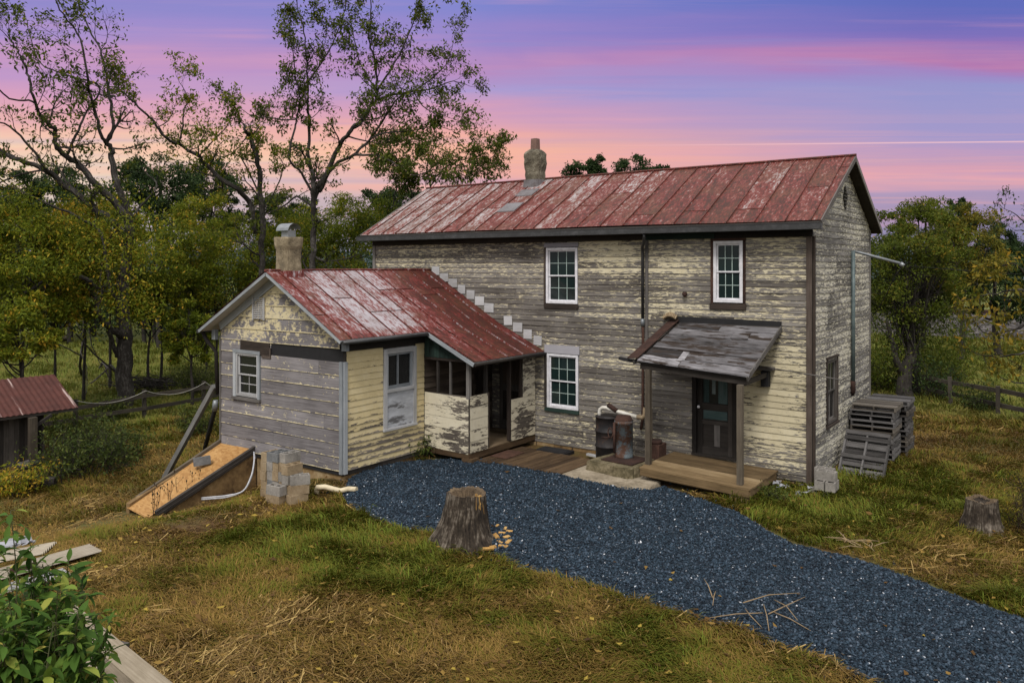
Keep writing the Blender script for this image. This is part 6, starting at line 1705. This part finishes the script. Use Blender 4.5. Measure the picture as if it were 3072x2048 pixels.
# ---- shrubs and weeds
def shrub(label, p, R, h, leafm, n, lsz, group, stem='bark_dark', name='shrub', rsh=0.0):
    o = thing(name, label, 'shrub', p, group); mb = MB(); lv = []
    for k in range(n):
        d = Vector((random.gauss(0, .45), random.gauss(0, .45), 1)).normalized()
        b = Vector(p) + Vector((U(-.5, .5) * R, U(-.5, .5) * R, -.05))
        grow(mb, b, d, h * U(.5, 1.1), .012, 1, lv, .05, .25, 1.0, lsz, 0, 6, 8)
    mb.build('stem', M[stem], o)
    if lv: leaf_mesh('foliage', [tuple(l[0]) for l in lv], [l[1] for l in lv], np.clip(RNG.normal(.5 + rsh, .22, len(lv)), 0, 1), M[leafm], o, .4)
    return o
for (px_, py_, R, h, lab, lm, rs_) in (
    (200, 1440, 1.1, 1.3, 'dark weedy shrub right of the shed post', 'leaf_weed', 0), (285, 1420, 1.3, 1.1, 'dark weedy shrub between the shed and the lawn', 'leaf_weed', -.1),
    (350, 1380, 1.2, .9, 'low shrub with dry stems near the fence', 'leaf_weed', 0), (240, 1350, 1.2, 1.0, 'low shrub under the fence beside the shed roof', 'leaf_weed', .1),
    (580, 1190, 1.2, 1.7, 'tall leafy bush behind the fence beside the wing', 'leaf_weed', .05),
    (330, 1260, 1.2, .8, 'low weeds in front of the thick trunk', 'leaf_weed', .15),
    (600, 1300, 1.0, .8, 'weeds by the leaning timber', 'leaf_weed', .1), (60, 1480, .8, .7, 'yellow-flecked weeds on the shed logs', 'leaf_olive', .3),
    (2790, 1195, 1.0, 1.5, 'dark bush right of the gnarled trunk', 'leaf_dark', .1), (2850, 1150, 1.0, 1.2, 'olive bush along the right fence', 'leaf_right', .1),
    (2940, 1230, .9, .8, 'low brush in front of the right fence', 'leaf_weed', -.1), (2640, 1170, .9, 1.3, 'bush between the house corner and the gnarled trunk', 'leaf_right', 0),
    (1272, 1372, .35, .55, 'thin weeds growing in the corner by the enclosed porch', 'leaf_weed', .1), (2330, 1500, .5, .30, 'low weeds under the stoop end', 'leaf_weed', .2)):
    p = on_ground(px_, py_)
    shrub(lab, p, R, h, lm, int(26 * R + 6), .11 if h > .5 else .07, 'shrubs and weeds round the yard', rsh=rs_)
shrub('dry brown brush beside the right-hand stump', on_ground(3075, 1600), .55, .9, 'leaf_gold', 30, .05, 'dry weeds', 'weed_dry', 'dry_brush', -.1)
for (px_, py_, lab) in ((528, 1530, 'dead teasel stalks standing in front of the ramp'), (582, 1510, 'single dead stalk beside the ramp edge'), (470, 1548, 'dead stalks at the foot of the ramp')):
    p = on_ground(px_, py_); o = thing('dead_weed', lab, 'dead weed', p, 'dry weeds'); mb = MB()
    for k in range(4 if px_ != 582 else 2):
        b = p + Vector((U(-.22, .22), U(-.22, .22), 0)); top = b + Vector((U(-.12, .12), U(-.12, .12), U(.35, .85)))
        mb.tube([b, b.lerp(top, .5) + Vector((U(-.03, .03), U(-.03, .03), 0)), top], [.008, .006, .004], 4)
        mb.tube([top, top + Vector((0, 0, .03)), top + Vector((0, 0, .06))], [.008, .02, .008], 6)
        for _ in range(3):
            q = b.lerp(top, U(.4, .9)); e = q + Vector((U(-.15, .15), U(-.15, .15), U(.05, .2))); mb.tube([q, e], [.004, .003], 3); mb.tube([e, e + Vector((0, 0, .03))], [.015, .006], 5)
    mb.build('stalk', M['weed_dry'], o)
# brush pile and fallen log in the field
o = thing('brush_pile', 'heap of grey sticks behind the fence right of the thick trunk', 'brush pile', on_ground(450, 1170)); mb = MB()
for _ in range(160):
    p = on_ground(450, 1170) + Vector((U(-1.3, 1.3), U(-1.0, 1.0), U(0, .5))); q = p + Vector((U(-1, 1), U(-1, 1), U(-.2, .3))); mb.tube([p, q], [U(.015, .04), .01], 5, False)
mb.build('branch', M['bark'], o)['kind'] = 'stuff'
mb = MB(); A, B = on_ground(135, 1036), on_ground(215, 1030); mb.tube([A + Vector((0, 0, .3)), A.lerp(B, .6) + Vector((0, 0, .45)), B + Vector((0, 0, .35))], [.32, .28, .12], 10, True, .5); tag(mb.build('fallen_log', M['stump']), 'pale fallen log lying far out in the left field', 'log')
for (a, b, lab) in (((245, 1130), (345, 1085), 'bent dead branch on the grass left of the thick trunk'), ((300, 1110), (352, 1080), 'broken dead branch against the thick trunk')):
    mb = MB(); A, B = on_ground(*a), along(b[0], b[1], 33); grow(mb, A + Vector((0, 0, .1)), (B - A).normalized(), (B - A).length, .08, 1, [], 0, .25); tag(mb.build('dead_branch', M['bark']), lab, 'branch', 'dead branches near the thick trunk')

# ---- the broad-leaved shrub close to the camera, lower left
def broad_leaves(name, L, mat, parent):
    """lance-shaped leaves folded along the midrib and curling down: (base, direction, length, width, colour)"""
    V, F_, R_ = [], [], []
    for (p, d, ln, wd, cr) in L:
        d = d.normalized(); sd_ = d.cross(Vector((0, 0, 1)))
        sd_ = sd_.normalized() if sd_.length > .05 else Vector((1, 0, 0))
        sd_ = (sd_ + rdir() * .45).normalized(); nr = sd_.cross(d).normalized()
        b = len(V); cur = p.copy(); dd = d.copy(); prof = [(0, .06), (.18, .62), (.42, 1.0), (.68, .78), (.88, .34), (1.0, .02)]
        drp = U(.15, .55); last = 0
        for (f, wv) in prof:
            cur = cur + dd * ln * (f - last); last = f
            dd = (dd + Vector((0, 0, -drp * .35))).normalized()
            w2 = wd * wv * .5; fold = nr * (w2 * .35)
            V += [cur - sd_ * w2 + fold, cur.copy(), cur + sd_ * w2 + fold]; R_ += [cr] * 3
        for i in range(5):
            k = b + 3 * i
            F_ += [(k, k + 1, k + 4, k + 3), (k + 1, k + 2, k + 5, k + 4)]
    return np_mesh(name, [tuple(v) for v in V], np.array(F_), mat, parent, per=4, rnd=R_, smooth=True)
b_ = along(60, 2500, 6.1); fs = thing('broad_leaf_shrub', 'leafy shrub with broad drooping green leaves close to the camera at lower left', 'shrub', (b_.x, b_.y, ground_z(b_.x, b_.y)))
mb = MB(); LV = []
STEMS = [([(20, 2500), (40, 2000), (50, 1750), (32, 1530)], 5.9), ([(90, 2500), (100, 2050), (95, 1800), (92, 1640)], 6.0), ([(140, 2500), (170, 2050), (150, 1840), (128, 1690)], 6.1),
         ([(190, 2500), (220, 2080), (235, 1900), (250, 1770)], 6.2), ([(160, 2500), (200, 1980), (190, 1800), (205, 1690)], 6.4), ([(240, 2500), (250, 2150), (290, 1980), (330, 1860)], 6.3),
         ([(250, 2500), (265, 2150), (300, 2040), (318, 1950)], 6.2), ([(60, 2500), (20, 2050), (-20, 1850), (-20, 1620)], 5.8), ([(220, 2500), (255, 2200), (285, 2080), (300, 2020)], 5.9), ([(110, 2500), (130, 2000), (60, 1850), (20, 1700)], 6.5)]
random.seed(3)
for k in range(52):
    x_ = U(-60, 240); STEMS.append(([(x_ * .5 + 50, 2500), (x_, 2150), (x_ + U(-30, 30), U(1960, 2060)), (x_ + U(-40, 40), U(1790, 1960) + max(0, x_ - 120) * .8)], 6.0 + U(-.35, .8)))
for k in range(12):
    x_ = U(40, 300); STEMS.append(([(x_ * .4 + 80, 2500), (x_ * .9 + 10, 2150), (x_ * .95, 1950), (x_, U(1690, 1800) + max(0, x_ - 200) * 1.1)], 6.1 + U(-.3, .6)))
for px_, t in STEMS:
    Q_ = [along(a, b, t + U(-.12, .12)) for a, b in px_]
    Q_.insert(0, Vector((lerp(Q_[0].x, fs.location.x, .5), lerp(Q_[0].y, fs.location.y, .5), ground_z(Q_[0].x, Q_[0].y) - .05)))
    P = catmull(Q_, 7)
    n = len(P); mb.tube(P, [lerp(.010, .003, i / (n - 1)) for i in range(n)], 6, False, .5)
    for i in range(10, n):
        for q in range(3 if i < n - 1 else 5):
            d = (rdir() * .9 + Vector((0, 0, -.15 if i < n - 2 else .1))); d.z *= .7
            ln = U(.065, .20) * (1 if i < n - 2 else .8); c_ = min(.9, max(0, random.gauss(.46, .25)))
            if U(0, 1) < .035: c_ = U(.93, 1)
            p_ = P[i].lerp(P[i - 1], U(0, 1)); st = p_ + d.normalized() * U(.02, .05)
            mb.tube([p_, st], [.003, .0025], 4, False, .5)
            LV.append((st, d, ln, ln * U(.32, .44), c_))
mb.build('stem', M['green_stem'], fs); broad_leaves('foliage', LV, M['leaf_fore'], fs)
# ================================================================== SKY, LIGHT, CAMERA
def srgb(r, g, b):
    f = lambda c: (c / 12.92 if c <= .04045 else ((c + .055) / 1.055) ** 2.4)
    return tuple(f(c / 255) for c in (r, g, b))
w = bpy.data.worlds.new('World'); SC.world = w; w.use_nodes = True
nt = w.node_tree; nt.nodes.clear()
class WN(SN):
    def __init__(s, t): s.t = t
s = WN(nt)
dirv = s.n('ShaderNodeTexCoord').outputs['Generated']
def dot(v):
    x = s.n('ShaderNodeVectorMath', operation='DOT_PRODUCT'); s.set(x.inputs[0], dirv); x.inputs[1].default_value = v
    return x.outputs['Value']
dr_, dw_ = dot((RX[0], RX[1], 0)), dot((WY[0], WY[1], 0))
z_ = dot((0, 0, 1))
az = s.math('ARCTAN2', dr_, dw_)
hl = s.math('SQRT', s.add(s.mul(dr_, dr_), s.mul(dw_, dw_)))
el = s.math('DIVIDE', z_, s.math('MAXIMUM', hl, .001))            # tangent of the elevation
elf = s.math('DIVIDE', z_, s.math('MAXIMUM', dw_, .3))            # the same, measured towards the sunset: cloud bands lie level there
nz = s.noise(s.vec(s.mul(az, 1.6), s.mul(elf, 17.0), 3.0), 1, 5, .55, .6)
nz2 = s.noise(s.vec(s.mul(s.add(az, s.mul(elf, .5)), 2.2), s.mul(elf, 60.0), 8.0), 1, 5, .6, .4)
nz3 = s.noise(s.vec(s.mul(az, 1.2), s.mul(elf, 7.0), 12.0), 1, 3, .5)
t = s.math('DIVIDE', s.add(elf, s.mul(s.math('SUBTRACT', nz, .5), .065), s.mul(s.math('SUBTRACT', nz2, .5), .030), s.mul(s.math('SUBTRACT', nz3, .5), .05)), .36)
def yy(y): return max(0.0, min(1.0, (800 - y) / 2389 / .36))
def skyramp(rows): return s.ramp(t, sorted([(yy(y), srgb(*c)) for y, c in rows]))
L_ = skyramp([(800, (150, 150, 170)), (640, (205, 190, 185)), (520, (246, 220, 188)), (450, (247, 208, 178)), (385, (240, 180, 170)), (300, (216, 156, 187)), (220, (186, 146, 200)), (150, (196, 146, 192)), (70, (166, 138, 203)), (-40, (140, 130, 200))])
C_ = skyramp([(800, (150, 140, 165)), (600, (186, 160, 180)), (535, (238, 172, 166)), (470, (250, 182, 150)), (410, (237, 166, 162)), (330, (205, 152, 188)), (280, (165, 150, 208)), (200, (180, 134, 190)), (110, (146, 128, 200)), (0, (112, 126, 205))])
R_ = skyramp([(800, (120, 120, 155)), (690, (134, 128, 166)), (590, (172, 148, 184)), (535, (243, 168, 166)), (480, (214, 156, 176)), (400, (160, 148, 200)), (290, (146, 146, 202)), (218, (156, 126, 192)), (180, (176, 112, 172)), (110, (122, 102, 184)), (20, (80, 96, 184))])
azn = s.math('ADD', s.mul(az, 1 / 1.14), .5)
sky = s.mix(s.ramp(azn, [(.02, 0.0), (.48, 1.0)]), L_, C_)
sky = s.mix(s.ramp(azn, [(.45, 0.0), (.92, 1.0)]), sky, R_)
# thin pink cloud streaks
stk = s.ramp(s.noise(s.vec(s.mul(az, 1.3), s.mul(elf, 44.0), 21.0), 1, 7, .62, .5), [(.50, 0.0), (.70, 1.0)])
pat = s.ramp(s.noise(s.vec(s.mul(az, 2.4), s.mul(elf, 8.0), 71.0), 1, 4, .6, .6), [(.38, 0.0), (.62, 1.0)])
sky = s.mix(s.mul(s.mul(stk, pat), .34), sky, srgb(240, 165, 178))
stk2 = s.ramp(s.noise(s.vec(s.mul(az, 1.0), s.mul(elf, 30.0), 33.0), 1, 6, .6, .4), [(.52, 0.0), (.72, 1.0)])
sky = s.mix(s.mul(s.mul(stk2, s.math('SUBTRACT', 1.15, pat)), .42), sky, srgb(126, 136, 204))
stk3 = s.ramp(s.noise(s.vec(s.mul(az, 1.7), s.mul(elf, 105.0), 5.0), 1, 5, .6, .4), [(.50, 0.0), (.66, 1.0)])
low = s.ramp(elf, [(.05, .0), (.085, 1.0), (.14, .75), (.20, .0)])
sky = s.mix(s.mul(s.mul(stk3, low), .42), sky, srgb(252, 176, 158))
stk4 = s.ramp(s.noise(s.vec(s.mul(az, 1.4), s.mul(elf, 80.0), 55.0), 1, 5, .6, .4), [(.52, 0.0), (.68, 1.0)])
sky = s.mix(s.mul(s.mul(stk4, low), .40), sky, srgb(176, 158, 190))
sky = s.mix(.05, sky, (.9, .86, .9))
# two condensation trails: great circles through two bearings each
def trail(sky, a, b, wdt, col, k, a0, a1):
    da = Vector(along(a[0], a[1], 1)) - Vector(CAM); db = Vector(along(b[0], b[1], 1)) - Vector(CAM)
    nn = da.cross(db).normalized()
    d_ = s.math('ABSOLUTE', dot(tuple(nn)))
    m_ = s.ramp(s.math('DIVIDE', d_, wdt), [(0, 1.0), (.35, .8), (1, 0.0)])
    m_ = s.mul(m_, s.ramp(s.math('ADD', s.mul(az, .5), .5), [((a0 * .5) + .5, 0.0), ((a1 * .5) + .5, 1.0)]))
    return s.mix(s.mul(m_, k), sky, col)
sky = trail(sky, (1800, 438), (3072, 425), .0010, srgb(255, 205, 205), .7, .12, .40)
# overcast dome overhead and behind, from the sky texture with a soft grey-white veil
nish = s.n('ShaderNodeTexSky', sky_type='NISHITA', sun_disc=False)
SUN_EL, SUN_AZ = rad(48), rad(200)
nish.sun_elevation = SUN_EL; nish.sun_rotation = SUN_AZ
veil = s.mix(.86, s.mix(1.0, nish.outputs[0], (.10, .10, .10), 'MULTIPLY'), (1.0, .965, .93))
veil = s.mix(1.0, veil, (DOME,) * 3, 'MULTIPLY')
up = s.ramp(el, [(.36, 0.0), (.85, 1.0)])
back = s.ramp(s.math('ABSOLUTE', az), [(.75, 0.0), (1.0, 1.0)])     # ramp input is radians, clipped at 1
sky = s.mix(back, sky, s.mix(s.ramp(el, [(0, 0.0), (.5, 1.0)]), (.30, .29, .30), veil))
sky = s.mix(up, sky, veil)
sky = s.mix(s.ramp(s.math('ADD', el, .5), [(.49, 1.0), (.5, 0.0)]), sky, (.05, .045, .035))
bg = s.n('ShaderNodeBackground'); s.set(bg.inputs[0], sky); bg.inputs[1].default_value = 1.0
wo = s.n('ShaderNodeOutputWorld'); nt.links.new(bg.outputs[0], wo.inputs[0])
ld = bpy.data.lights.new('sun', 'SUN'); ld.energy = SUNE; ld.angle = rad(14); ld.color = (1, .94, .87)
so = bpy.data.objects.new('sun', ld); COL.objects.link(so)
# soft light from in front of the house, high on the right, behind the camera
sd = Vector((.25, -.68, .92)).normalized()
so.rotation_euler = sd.to_track_quat('Z', 'Y').to_euler(); so.location = (10, -20, 25)
nish.sun_rotation = math.atan2(sd.x, sd.y); nish.sun_elevation = math.asin(sd.z)
cd = bpy.data.cameras.new('camera'); co = bpy.data.objects.new('camera', cd); COL.objects.link(co)
co.location = CAM; co.rotation_euler = (rad(90), 0, math.atan2(-WY[0], WY[1]))
cd.sensor_width = 36; cd.lens = 36 * FPX / 3072; cd.shift_x = 0; cd.shift_y = -(1024 - HOR) / 3072
cd.clip_end = 2000; cd.clip_start = .1
SC.camera = co
SC.view_settings.view_transform = 'Standard'; SC.view_settings.look = 'None'
SC.view_settings.exposure = 0; SC.view_settings.gamma = 1
SC.cycles.max_bounces = 6; SC.cycles.diffuse_bounces = 3; SC.cycles.glossy_bounces = 3; SC.cycles.transmission_bounces = 3; SC.cycles.transparent_max_bounces = 6
SC.cycles.use_adaptive_sampling = True
SC.cycles.use_denoising = True
SC.render.film_transparent = False
